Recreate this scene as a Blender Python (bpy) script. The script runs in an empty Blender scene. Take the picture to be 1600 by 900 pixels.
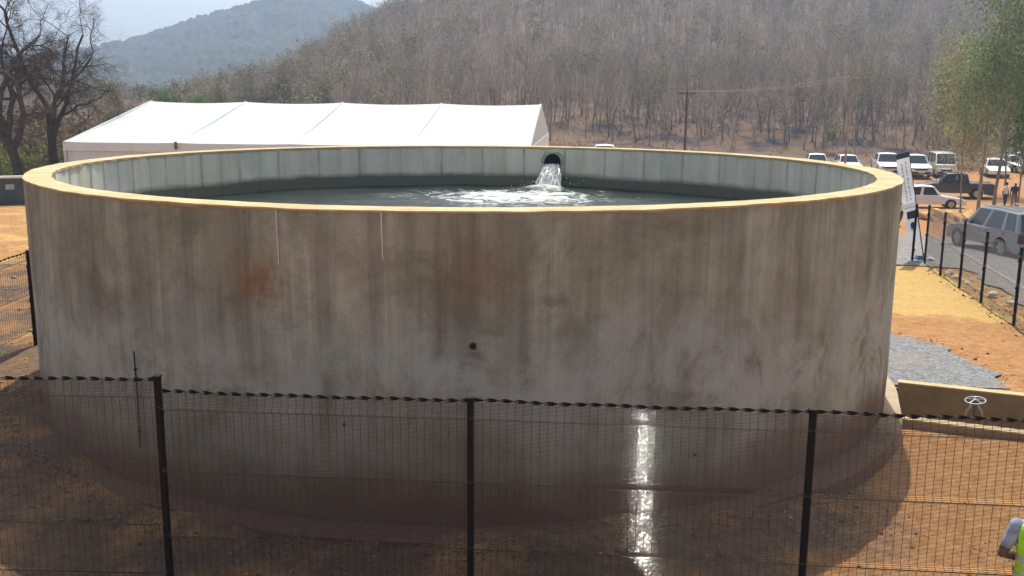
import bpy, bmesh, math, random
import numpy as np
from mathutils import Vector, Matrix, Euler

S = bpy.context.scene
COL = S.collection
R_ = math.radians
# ------------------------------------------------------------------ camera
F_PX, PITCH, ROLL, CAMZ = 1523.8, 0.19357, 0.00761, 4.9
cp, sp = math.cos(PITCH), math.sin(PITCH)
FW = Vector((0, cp, -sp)); U0 = Vector((0, sp, cp)); R0 = Vector((1, 0, 0))
RT = math.cos(ROLL) * R0 + math.sin(ROLL) * U0
UP = -math.sin(ROLL) * R0 + math.cos(ROLL) * U0
cam_data = bpy.data.cameras.new('camera')
cam = bpy.data.objects.new('camera', cam_data); COL.objects.link(cam)
m3 = Matrix((RT, UP, -FW)).transposed()
cam.matrix_world = Matrix.Translation((0, 0, CAMZ)) @ m3.to_4x4()
cam_data.sensor_width = 36; cam_data.lens = 36 * F_PX / 1600
cam_data.clip_start = 0.1; cam_data.clip_end = 8000
S.camera = cam
S.render.resolution_x = 1024; S.render.resolution_y = 576
# ------------------------------------------------------------------ sky, sun, exposure
SUN_EL, SUN_AZ = 60.5, 11.0          # azimuth from +Y towards +X
w = bpy.data.worlds.new('World'); S.world = w; w.use_nodes = True
nt = w.node_tree; bg = nt.nodes['Background']
sky = nt.nodes.new('ShaderNodeTexSky'); sky.sky_type = 'NISHITA'; sky.sun_disc = False
sky.sun_elevation = R_(SUN_EL); sky.sun_rotation = R_(SUN_AZ)
sky.altitude = 900; sky.air_density = 0.9; sky.dust_density = 7.0; sky.ozone_density = 0.5
hs = nt.nodes.new('ShaderNodeHueSaturation'); hs.inputs['Saturation'].default_value = 0.5      # dusty dry-season air
nt.links.new(sky.outputs[0], hs.inputs['Color']); nt.links.new(hs.outputs[0], bg.inputs[0]); bg.inputs[1].default_value = 0.14
sd = bpy.data.lights.new('sun', 'SUN'); sun = bpy.data.objects.new('sun', sd); COL.objects.link(sun)
sd.energy = 3.6; sd.angle = R_(0.55); sd.color = (1.0, 0.95, 0.85)
sv = Vector((math.cos(R_(SUN_EL)) * math.sin(R_(SUN_AZ)), math.cos(R_(SUN_EL)) * math.cos(R_(SUN_AZ)), math.sin(R_(SUN_EL))))
sun.rotation_euler = sv.to_track_quat('Z', 'Y').to_euler(); sun.location = (0, 0, 60)
vs = S.view_settings
vs.view_transform = 'Standard'; vs.look = 'None'; vs.gamma = 1; vs.use_curve_mapping = False
vs.exposure = 0.60
S.render.engine = 'CYCLES'

# ------------------------------------------------------------------ helpers
def ray(u, v):
    return RT * ((u - 800) / F_PX) - UP * ((v - 450) / F_PX) + FW
def at(u, v, z=0.0):                       # pixel -> point at world height z
    r = ray(u, v); return Vector((0, 0, CAMZ)) + r * ((z - CAMZ) / r.z)
def atd(u, v, y):                          # pixel -> point at forward distance y
    r = ray(u, v); return Vector((0, 0, CAMZ)) + r * (y / r.y)
def lerp(a, b, t): return a + (b - a) * t
def sstep(a, b, x):
    t = np.clip((x - a) / (b - a), 0, 1); return t * t * (3 - 2 * t)

def tag(o, label=None, cat=None, group=None, kind=None):
    if label: o['label'] = label
    if cat: o['category'] = cat
    if group: o['group'] = group
    if kind: o['kind'] = kind
    return o
def empty(name, loc=(0, 0, 0), rz=0.0, label=None, cat=None, group=None):
    o = bpy.data.objects.new(name, None); COL.objects.link(o)
    o.location = loc; o.rotation_euler = (0, 0, rz); o.empty_display_size = 0.2
    return tag(o, label, cat, group)
def link(name, me, parent=None):
    o = bpy.data.objects.new(name, me); COL.objects.link(o)
    if parent: o.parent = parent
    return o
def copy_tree(o, parent=None):
    c = o.copy(); COL.objects.link(c); c.parent = parent
    for ch in list(o.children): copy_tree(ch, c)
    return c

class MB:
    def __init__(s): s.v = []; s.f = []; s.mi = []
    def add(s, vs, fs, mi=0):
        n = len(s.v); s.v += [tuple(p) for p in vs]
        s.f += [tuple(n + i for i in f) for f in fs]; s.mi += [mi] * len(fs); return s
    def box(s, c, sz, rot=None, mi=0, taper=1.0):
        hx, hy, hz = sz[0] / 2, sz[1] / 2, sz[2] / 2
        P = []
        for z, t in ((-hz, 1.0), (hz, taper)):
            for x, y in ((-1, -1), (1, -1), (1, 1), (-1, 1)): P.append(Vector((x * hx * t, y * hy * t, z)))
        if rot is not None: P = [rot @ p for p in P]
        c = Vector(c); P = [p + c for p in P]
        return s.add(P, [(3, 2, 1, 0), (4, 5, 6, 7), (0, 1, 5, 4), (1, 2, 6, 5), (2, 3, 7, 6), (3, 0, 4, 7)], mi)
    def tube(s, pts, rad, n=8, caps=True, mi=0):
        pts = [Vector(p) for p in pts]
        if not hasattr(rad, '__len__'): rad = [rad] * len(pts)
        V = []; Fc = []
        ref = None
        for i, p in enumerate(pts):
            t = (pts[min(i + 1, len(pts) - 1)] - pts[max(i - 1, 0)]).normalized()
            if ref is None:
                ref = Vector((0, 0, 1)) if abs(t.z) < .9 else Vector((1, 0, 0))
            a = t.cross(ref)
            if a.length < 1e-4: a = t.cross(Vector((1, .3, .2)))
            a.normalize(); b = t.cross(a).normalized(); ref = -b if False else a.cross(t).normalized()
            for k in range(n):
                an = 2 * math.pi * k / n
                V.append(p + (a * math.cos(an) + b * math.sin(an)) * rad[i])
        for i in range(len(pts) - 1):
            for k in range(n):
                k2 = (k + 1) % n
                Fc.append((i * n + k, i * n + k2, (i + 1) * n + k2, (i + 1) * n + k))
        if caps:
            Fc.append(tuple(range(n - 1, -1, -1))); Fc.append(tuple((len(pts) - 1) * n + k for k in range(n)))
        return s.add(V, Fc, mi)
    def lathe(s, prof, n=16, c=(0, 0, 0), mi=0, close=False):
        c = Vector(c); V = []; Fc = []
        for r, z in prof:
            for k in range(n):
                an = 2 * math.pi * k / n; V.append(c + Vector((r * math.cos(an), r * math.sin(an), z)))
        m = len(prof)
        for i in range(m - 1 if not close else m):
            j = (i + 1) % m
            for k in range(n):
                k2 = (k + 1) % n
                Fc.append((i * n + k, i * n + k2, j * n + k2, j * n + k))
        if not close:
            if prof[0][0] > 1e-5: Fc.append(tuple(range(n - 1, -1, -1)))
            if prof[-1][0] > 1e-5: Fc.append(tuple((m - 1) * n + k for k in range(n)))
        return s.add(V, Fc, mi)
    def ball(s, c, r, n=8, m=6, mi=0):
        r = r if hasattr(r, '__len__') else (r, r, r); c = Vector(c); V = []; Fc = []
        V.append(c + Vector((0, 0, -r[2])))
        for i in range(1, m):
            ph = -math.pi / 2 + math.pi * i / m
            for k in range(n):
                an = 2 * math.pi * k / n
                V.append(c + Vector((r[0] * math.cos(ph) * math.cos(an), r[1] * math.cos(ph) * math.sin(an), r[2] * math.sin(ph))))
        V.append(c + Vector((0, 0, r[2]))); T = len(V) - 1
        for k in range(n): Fc.append((0, 1 + (k + 1) % n, 1 + k))
        for i in range(m - 2):
            for k in range(n):
                k2 = (k + 1) % n
                Fc.append((1 + i * n + k, 1 + i * n + k2, 1 + (i + 1) * n + k2, 1 + (i + 1) * n + k))
        for k in range(n): Fc.append((T, T - n + k, T - n + (k + 1) % n))
        return s.add(V, Fc, mi)
    def mesh(s, name, mats, smooth=None):
        me = bpy.data.meshes.new(name); me.from_pydata(s.v, [], s.f)
        if not isinstance(mats, (list, tuple)): mats = [mats]
        for m in mats: me.materials.append(m)
        if len(mats) > 1: me.polygons.foreach_set('material_index', s.mi)
        if smooth is not None:
            me.polygons.foreach_set('use_smooth', [True] * len(me.polygons))
            if smooth < 180: me.set_sharp_from_angle(angle=R_(smooth))
        me.update(); return me
    def build(s, name, mats, parent=None, smooth=None, bevel=0):
        me = s.mesh(name, mats, smooth)
        if bevel:
            bm = bmesh.new(); bm.from_mesh(me)
            bmesh.ops.remove_doubles(bm, verts=bm.verts, dist=1e-5)
            bmesh.ops.bevel(bm, geom=[e for e in bm.edges if e.is_manifold and e.calc_face_angle() > .5], offset=bevel, segments=2, affect='EDGES', profile=.6)
            bm.to_mesh(me); bm.free()
        return link(name, me, parent)
def np_mesh(name, V, Fs, mat, col=None):
    """V (n,3) array, Fs (m,3) or (m,4) array"""
    me = bpy.data.meshes.new(name); k = Fs.shape[1]
    me.vertices.add(len(V)); me.vertices.foreach_set('co', np.ascontiguousarray(V, dtype=np.float32).ravel())
    me.loops.add(Fs.size); me.loops.foreach_set('vertex_index', np.ascontiguousarray(Fs, dtype=np.int32).ravel())
    me.polygons.add(len(Fs)); me.polygons.foreach_set('loop_start', np.arange(0, Fs.size, k, dtype=np.int32))
    me.polygons.foreach_set('loop_total', np.full(len(Fs), k, dtype=np.int32))
    me.update(calc_edges=True); me.validate()
    if mat: me.materials.append(mat)
    if col is not None:
        a = me.color_attributes.new('tint', 'FLOAT_COLOR', 'POINT')
        c4 = np.ones((len(V), 4), np.float32); c4[:, :3] = col; a.data.foreach_set('color', c4.ravel())
    return me

# ------------------------------------------------------------------ materials
class NB:
    """small node helper"""
    def __init__(s, name):
        s.m = bpy.data.materials.new(name); s.m.use_nodes = True; s.t = s.m.node_tree
        s.b = s.t.nodes['Principled BSDF']; s.out = s.t.nodes['Material Output']
    def n(s, typ, **kw):
        x = s.t.nodes.new(typ)
        for k, v in kw.items():
            if k.startswith('i_'):
                key = k[2:]; x.inputs[int(key) if key.isdigit() else key.replace('_', ' ')].default_value = v
            else: setattr(x, k, v)
        return x
    def l(s, a, b): s.t.links.new(a, b); return s
    def coord(s, kind='Object', scale=(1, 1, 1)):
        tc = s.n('ShaderNodeTexCoord'); mp = s.n('ShaderNodeMapping'); mp.inputs['Scale'].default_value = scale
        s.l(tc.outputs[kind], mp.inputs[0]); return mp.outputs[0]
    def noise(s, co, scale, detail=4, rough=.55, dist=0.0):
        x = s.n('ShaderNodeTexNoise'); x.inputs['Scale'].default_value = scale; x.inputs['Detail'].default_value = detail
        x.inputs['Roughness'].default_value = rough; x.inputs['Distortion'].default_value = dist
        if co is not None: s.l(co, x.inputs['Vector'])
        return x.outputs['Fac']
    def ramp(s, fac, stops):
        x = s.n('ShaderNodeValToRGB'); e = x.color_ramp.elements
        while len(e) < len(stops): e.new(.5)
        for q, (p, c) in zip(e, stops):
            q.position = p; q.color = (c, c, c, 1) if not hasattr(c, '__len__') else (*c, 1)
        s.l(fac, x.inputs[0]); return x.outputs[0]
    def mix(s, fac, a, b, mode='MIX'):
        x = s.n('ShaderNodeMix', data_type='RGBA', blend_type=mode)
        for sock, val in ((x.inputs['Factor'], fac), (x.inputs['A'], a), (x.inputs['B'], b)):
            if isinstance(val, bpy.types.NodeSocket): s.l(val, sock)
            elif hasattr(val, '__len__'): sock.default_value = (*val, 1)
            else: sock.default_value = val
        for i in x.inputs:
            pass
        A = [i for i in x.inputs if i.type == 'RGBA']; Fa = x.inputs[0]
        return x.outputs['Result'] if x.outputs['Result'].type == 'RGBA' else [o for o in x.outputs if o.type == 'RGBA'][0]
    def math(s, op, a, b=None, clamp=False):
        x = s.n('ShaderNodeMath', operation=op, use_clamp=clamp)
        for i, val in enumerate((a, b)):
            if val is None: continue
            if isinstance(val, bpy.types.NodeSocket): s.l(val, x.inputs[i])
            else: x.inputs[i].default_value = val
        return x.outputs[0]
    def col(s, c):
        if isinstance(c, bpy.types.NodeSocket): s.l(c, s.b.inputs['Base Color'])
        else: s.b.inputs['Base Color'].default_value = (*c, 1)
        return s
    def bump(s, h, dist=.02, strength=.6):
        x = s.n('ShaderNodeBump'); x.inputs['Strength'].default_value = strength; x.inputs['Distance'].default_value = dist
        s.l(h, x.inputs['Height']); s.l(x.outputs[0], s.b.inputs['Normal']); return s
    def set(s, rough=.8, metal=0, spec=None, **kw):
        s.b.inputs['Roughness'].default_value = rough; s.b.inputs['Metallic'].default_value = metal
        if spec is not None: s.b.inputs['Specular IOR Level'].default_value = spec
        for k, v in kw.items(): s.b.inputs[k.replace('_', ' ')].default_value = v
        return s
def mixv(nb, fac, a, b, mode='MIX'):
    x = nb.n('ShaderNodeMixRGB', blend_type=mode)
    for i, val in enumerate((fac, a, b)):
        if isinstance(val, bpy.types.NodeSocket): nb.l(val, x.inputs[i])
        elif hasattr(val, '__len__'): x.inputs[i].default_value = (*val, 1)
        else: x.inputs[i].default_value = val
    return x.outputs[0]
def simple(name, c, rough=.7, metal=0, var=.15, scale=6, spec=None, bump=0, **kw):
    nb = NB(name); co = nb.coord('Object')
    f = nb.noise(co, scale, 4)
    lo = tuple(x * (1 - var) for x in c); hi = tuple(min(1, x * (1 + var)) for x in c)
    nb.col(nb.ramp(f, [(.3, lo), (.7, hi)])).set(rough, metal, spec, **kw)
    if bump: nb.bump(nb.noise(co, scale * 6, 3), bump, .5)
    return nb.m

def mat_bark(name, a, b, use_attr=False):
    nb = NB(name); co = nb.coord('Object')
    f = nb.noise(co, 3.0, 4)
    c = nb.ramp(f, [(.3, a), (.7, b)])
    if use_attr:
        v = nb.n('ShaderNodeVertexColor', layer_name='tint'); c = mixv(nb, 1.0, c, v.outputs[0], 'MULTIPLY')
    else:
        oi = nb.n('ShaderNodeObjectInfo'); c = mixv(nb, .75, c, nb.ramp(oi.outputs['Random'], [(0, (.6, .58, .56)), (.5, (.95, .92, .88)), (1, (1.35, 1.25, 1.12))]), 'MULTIPLY')
    nb.col(c).set(.95, spec=.1); return nb.m
def mat_leaf(name, stops, use_attr=False):
    nb = NB(name); oi = nb.n('ShaderNodeObjectInfo'); co = nb.coord('Object')
    g_ = nb.n('ShaderNodeNewGeometry')
    f = nb.math('ADD', nb.math('MULTIPLY', nb.noise(co, 1.1, 3), .6), nb.math('MULTIPLY', g_.outputs['Random Per Island'], .45))
    c = nb.ramp(f, stops)
    if use_attr:
        v = nb.n('ShaderNodeVertexColor', layer_name='tint'); c = mixv(nb, 1.0, c, v.outputs[0], 'MULTIPLY')
    nb.col(c).set(.7, spec=.2)
    tr = nb.n('ShaderNodeBsdfTranslucent'); nb.l(c, tr.inputs[0]); mx = nb.n('ShaderNodeMixShader'); mx.inputs[0].default_value = .5
    nb.l(nb.b.outputs[0], mx.inputs[1]); nb.l(tr.outputs[0], mx.inputs[2]); nb.l(mx.outputs[0], nb.out.inputs[0]); return nb.m

# ------------------------------------------------------------------ terrain
TCX, TCY, TR, RIMZ = -0.715, 16.82, 6.895, 3.75        # tank centre, outer radius, rim height
_dy = [0, 24, 33, 47, 60, 66, 72, 80, 95, 110]
_dz = [0, 0, -.45, -1.35, -1.85, -1.95, -1.85, -1.4, -1.0, -.6]
_az = [-60, -30, -24, -19.5, -16.5, -13.7, -11.2, -8.5, -5.9, -2, 4, 12, 40]
_el = [-.6, -.6, -.6, -.6, -.5, .3, 1.6, 3.1, 4.3, 6.2, 8.5, 10.5, 11]
_rs = np.random.RandomState(5)
_ph = _rs.rand(24, 3) * 6.28
def wob(x, y, sc):
    s = 0
    for i in range(4):
        a = _ph[i]; k = sc * (1.7 ** i)
        s = s + np.sin(x * k * math.cos(a[0]) + y * k * math.sin(a[0]) + a[1]) / (1.6 ** i)
    return s
def T(x, y):
    x = np.asarray(x, float); y = np.asarray(y, float)
    s = sstep(4, 26, x)
    flat = np.interp(y, _dy, _dz) * s + (1 - s) * np.interp(y, [0, 40, 80, 110], [0, .12, .35, .5])
    flat = flat + .30 * sstep(-3.2, -7.6, x) * (1 - sstep(34, 44, y)) * sstep(-20, 0, y)
    flat = flat + sstep(18, 40, np.hypot(x, y - 10)) * .06 * wob(x, y, .25)
    d = np.hypot(x, y); az = np.degrees(np.arctan2(x, np.maximum(y, 1e-3)))
    az = np.where(y < 0, np.sign(x) * 60, az)
    t = np.maximum(y - 98 + 4 * np.sin(x * .045), 0)
    rise = .12 * t + .0006 * t * t
    rise = np.minimum(rise, .30 * np.maximum(t, 0) + 5)
    cap = CAMZ + np.tan(np.radians(np.interp(az, _az, _el))) * np.minimum(d, 330) - np.maximum(d - 330, 0) * .22
    cap = np.maximum(cap, .4) + 1.2 * wob(x, y, .03)
    k = 3.0
    h = np.clip(.5 + .5 * (cap - rise) / k, 0, 1)
    hill = cap * (1 - h) + rise * h - k * h * (1 - h)
    hill = np.maximum(hill, 0) * sstep(96, 112, y)
    return flat + hill
def Tz(x, y): return float(T(x, y))

# ground material: three soils and painted tank shade, set by a vertex mask
def mat_ground():
    nb = NB('soil'); co = nb.coord('Object')
    at_ = nb.n('ShaderNodeVertexColor', layer_name='tint')
    sp_ = nb.n('ShaderNodeSeparateColor'); nb.l(at_.outputs[0], sp_.inputs[0])
    n1 = nb.noise(co, .9, 6, .6); n2 = nb.noise(co, 7, 5, .65); n3 = nb.noise(co, 38, 3, .6); n4 = nb.noise(co, .25, 4)
    orange = nb.ramp(n2, [(.25, (.27, .122, .045)), (.5, (.385, .198, .080)), (.78, (.50, .295, .135))])
    sand = nb.ramp(n2, [(.25, (.40, .245, .080)), (.5, (.49, .320, .112)), (.8, (.57, .405, .165))])
    litter_shade = nb.ramp(n2, [(.25, (.088, .053, .032)), (.5, (.160, .105, .066)), (.78, (.240, .172, .115))])
    e = lambda ch: nb.math('ADD', sp_.outputs[ch], nb.math('MULTIPLY', nb.math('SUBTRACT', n1, .5), 1.7))
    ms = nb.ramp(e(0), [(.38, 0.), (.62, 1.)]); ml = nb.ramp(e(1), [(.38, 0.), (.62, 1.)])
    c = mixv(nb, ms, orange, sand); c = mixv(nb, ml, c, litter_shade)
    burnt = nb.math('MULTIPLY', nb.ramp(n4, [(.5, 0.), (.62, 1.)]), sp_.outputs[2])
    c = mixv(nb, burnt, c, (.06, .05, .055))
    c = mixv(nb, .55, c, nb.ramp(n3, [(.3, .62), (.7, 1.25)]), 'MULTIPLY')
    nb.col(c).set(.95, spec=.15)
    h = nb.math('ADD', nb.math('MULTIPLY', n2, .7), nb.math('MULTIPLY', n3, .5))
    nb.bump(h, .07, .9); return nb.m
M_SOIL = mat_ground()
def mat_gravel(name, c, sc):
    nb = NB(name); co = nb.coord('Object')
    v = nb.n('ShaderNodeTexVoronoi'); v.inputs['Scale'].default_value = sc; nb.l(co, v.inputs['Vector'])
    n1 = nb.noise(co, .7, 5, .6); n2 = nb.noise(co, 6, 4)
    g = nb.n('ShaderNodeSeparateColor'); nb.l(v.outputs['Color'], g.inputs[0])
    col = nb.ramp(g.outputs[0], [(0, tuple(x * .62 for x in c)), (.6, c), (1, tuple(x * 1.4 for x in c))])
    col = mixv(nb, nb.ramp(n1, [(.45, 0.), (.75, .75)]), col, (c[0] * 1.25, c[1] * 1.02, c[2] * .8))
    col = mixv(nb, .5, col, nb.ramp(n2, [(.3, .65), (.7, 1.2)]), 'MULTIPLY')
    nb.col(col).set(.95, spec=.2); nb.bump(v.outputs['Distance'], .02, .9); return nb.m
M_GRAVEL = mat_gravel('crushed_stone', (.20, .205, .21), 26)
M_ROAD = mat_gravel('road_gravel', (.215, .21, .20), 18)

def axis(segs):
    out = [segs[0][0]]
    for a, b, st in segs:
        n = max(1, int(round((b - a) / st))); out += [a + (b - a) * (i + 1) / n for i in range(n)]
    return np.array(out)
def grid_mesh(name, xs, ys, zf, cf, mat):
    X, Y = np.meshgrid(xs, ys); Z = zf(X, Y); V = np.stack([X, Y, Z], -1).reshape(-1, 3)
    nx, ny = len(xs), len(ys); i = np.arange(nx * ny).reshape(ny, nx)
    Fq = np.stack([i[:-1, :-1], i[:-1, 1:], i[1:, 1:], i[1:, :-1]], -1).reshape(-1, 4)
    C = cf(X, Y).reshape(-1, 3)
    me = np_mesh(name, V, Fq, mat, C); me.polygons.foreach_set('use_smooth', [True] * len(me.polygons)); return me
def fence_x(y): return 11.0 + (y - 20.84) * .185
def zones(X, Y):
    sand = sstep(21.0, 23.5, Y + .45 * (X - 8)) * (X > 2) * (1 - sstep(33, 40, Y))
    sand = np.maximum(sand, ((X < -6) & (Y > 10)) * .40 * (1 - sstep(60, 70, Y)))
    sand = np.where((X > fence_x(Y) + .1) & (Y < 30), .45, sand)
    litter_shade_mask = sstep(84, 97, Y) + (X < -14) * sstep(43, 50, Y) + ((np.abs(X) > 90) | (Y < -40)) * 1.0
    litter_shade_mask = np.maximum(litter_shade_mask, ((X < -9.4) & (Y > 17.4) & (Y < 26)) * .50)
    near_shade = 1 - sstep(8.0, 11.0, np.hypot(X - TCX, Y - TCY)); near_shade = near_shade * (Y < TCY + 1) * (1 - sstep(3.5, 6.0, X))  # dark soil by the tank, widened to paint its shadow into the ground
    litter_shade_mask = np.maximum(litter_shade_mask, near_shade * .60)
    return np.stack([sand, np.clip(litter_shade_mask, 0, 1), sstep(92, 104, Y)], -1)
_rg = np.random.RandomState(11)
def heap(X, Y):
    a = np.arctan2(X - TCX, -(Y - TCY)); r = np.hypot(X - TCX, Y - TCY)
    H = .21 + .05 * np.sin(a * 3.1 + .5) + .035 * np.sin(a * 11) + .02 * np.sin(a * 29)
    return H * (1 - sstep(.62, .95, np.abs(a + .1))) * (1 - sstep(7.1, 8.35 + .25 * np.sin(a * 5), r))
def zground(X, Y):
    b = sstep(7.6, 8.4, np.hypot(X - TCX, Y - TCY)) * (Y < 34)
    return T(X, Y) + heap(X, Y) * (1 + .12 * wob(X, Y, 5)) + b * (.012 * wob(X, Y, 2.3) + .008 * wob(X + 9, Y - 4, 6.1)) * (Y > 5)
xs = axis([(-1160, -250, 160), (-250, -60, 10), (-60, -15, 2), (-15, 16, .25), (16, 60, 1.1), (60, 250, 10), (250, 1160, 160)])
ys = axis([(-1160, -60, 180), (-60, 5, 6), (5, 31, .25), (31, 98, 1.1)])
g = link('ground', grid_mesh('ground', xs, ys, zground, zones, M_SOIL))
tag(g, 'orange dirt and yellow sand ground around the tank', 'ground', kind='structure')
ys2 = axis([(98, 112, 1.1), (112, 330, 3), (330, 520, 12), (520, 1160, 120)])
xs2 = axis([(-1160, -250, 160), (-250, 250, 3.4), (250, 1160, 160)])
g = link('hill', grid_mesh('hill', xs2, ys2, zground, zones, M_SOIL))
tag(g, 'brown leaf-littered hillside rising behind the tank', 'hill', kind='structure')

# far blue hill
def mat_far():
    nb = NB('far_wood'); co = nb.coord('Object')
    n1 = nb.noise(co, .05, 6, .7); n2 = nb.noise(co, .011, 4)
    c = nb.ramp(n1, [(.3, (.045, .045, .035)), (.55, (.10, .095, .07)), (.8, (.17, .15, .11))])
    c = mixv(nb, nb.ramp(n2, [(.35, 0.), (.7, .6)]), c, (.085, .10, .055))
    nb.col(c).set(1, spec=.05); nb.bump(n1, 6, 1); return nb.m
M_FAR = mat_far()
_fa = [-60, -40, -30, -26.5, -24, -22, -19, -16, -13, -10.8, -8.4, -6, -3, 4, 20]
_fe = [1.0, 1.0, 1.3, 1.5, 1.75, 2.25, 3.3, 4.25, 5.05, 5.3, 4.75, 3.8, 2.6, 1, 0]
def zfar(X, Y):
    d = np.hypot(X, Y); az = np.degrees(np.arctan2(X, Y))
    pk = CAMZ + 860 * np.tan(np.radians(np.interp(az, _fa, _fe)))
    prof = np.where(d < 860, sstep(430, 860, d) ** 1.0, 1 - .9 * sstep(860, 1160, d))
    gul = 1 + .10 * wob(X, Y, .006) * sstep(450, 600, d) * (1 - sstep(770, 850, d))
    rs = np.random.RandomState(3)
    return -3 + (pk + 3) * prof * gul + rs.rand(*X.shape) * 4 * sstep(440, 480, d) + 1.5 * wob(X, Y, .06)
az_ = np.radians(np.linspace(-48, 16, 420)); dd = np.linspace(425, 1120, 110)
A_, D_ = np.meshgrid(az_, dd); X, Y = D_ * np.sin(A_), D_ * np.cos(A_)
V = np.stack([X, Y, zfar(X, Y)], -1).reshape(-1, 3); i = np.arange(X.size).reshape(X.shape)
Fq = np.stack([i[:-1, :-1], i[1:, :-1], i[1:, 1:], i[:-1, 1:]], -1).reshape(-1, 4)[:, ::-1]
me = np_mesh('distant_hill', V, Fq, M_FAR)
tag(link('distant_hill', me), 'blue hazy wooded hill far behind the white tent', 'hill', kind='structure')

# gravel apron beside the tank and gravel road outside the fence
def fan_sheet(name, rows, mat, dz):
    """rows: list of point rows of equal length"""
    n = len(rows[0]); V = []
    for r in rows:
        for (x, y) in r: V.append((x, y, Tz(x, y) + dz))
    i = np.arange(len(V)).reshape(len(rows), n)
    Fq = np.stack([i[:-1, :-1], i[:-1, 1:], i[1:, 1:], i[1:, :-1]], -1).reshape(-1, 4)
    return link(name, np_mesh(name, np.array(V), Fq, mat))
rows = []
for a in np.radians(np.linspace(-5, 150, 420)):
    ro = 9.35 + .10 * math.sin(a * 9) + .09 * math.sin(a * 31 + 1) + .06 * math.sin(a * 67) + .05 * math.sin(a * 131)
    rows.append([(TCX + rr * math.cos(a), TCY + rr * math.sin(a)) for rr in np.linspace(7.15, ro, 8)])
tag(fan_sheet('gravel_apron', rows, M_GRAVEL, .035), 'grey crushed stone apron curving round the tank', 'gravel', kind='structure')
rows = []
for y in np.linspace(13, 37.4, 75):
    xl = fence_x(y) + .95 + .12 * math.sin(y * 2.1) + .07 * math.sin(y * 5.3)
    if y > 28.6: xl = lerp(xl, 3.0, min(1, (y - 28.6) / 1.6))
    xr = 40 + 2 * math.sin(y * .2)
    rows.append([(x, y + (.15 * math.sin(x * 1.3) + .1 * math.sin(x * 3.7) if y > 36 else 0)) for x in np.linspace(xl, xr, 36)])
tag(fan_sheet('gravel_road', rows, M_ROAD, .04), 'grey gravel road running outside the mesh fence', 'road', kind='structure')

# soil berm along the far side of the road
mb = MB(); n = 46; pts = []
V = []; Fs = []
for k in range(n):
    t = k / (n - 1); c = atd(lerp(1436, 1720, t), 324, lerp(52, 47, t)); x, y = c.x, c.y
    hgt = .62 * (1 - .55 * t) * min(1, t * 14 + .2) * (1 + .22 * math.sin(k * 1.7) + .12 * math.sin(k * 3.9)); wd = 1.5
    for j in range(7):
        s_ = (j - 3) / 3; V.append((x + .2 * math.sin(k * 2 + j), y + s_ * wd, Tz(x, y + s_ * wd) - .05 + hgt * (1 - s_ * s_) * (1 + .15 * math.sin(k * 2.3 + j * 1.9))))
for k in range(n - 1):
    for j in range(6): Fs.append((k * 7 + j, (k + 1) * 7 + j, (k + 1) * 7 + j + 1, k * 7 + j + 1))
me = np_mesh('soil_bank', np.array(V), np.array(Fs), simple('berm_soil', (.46, .27, .11), .95, var=.3, scale=3, bump=.05))
tag(link('soil_bank', me), 'low bank of orange soil between the road and parked cars', 'bank', kind='structure')

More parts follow.
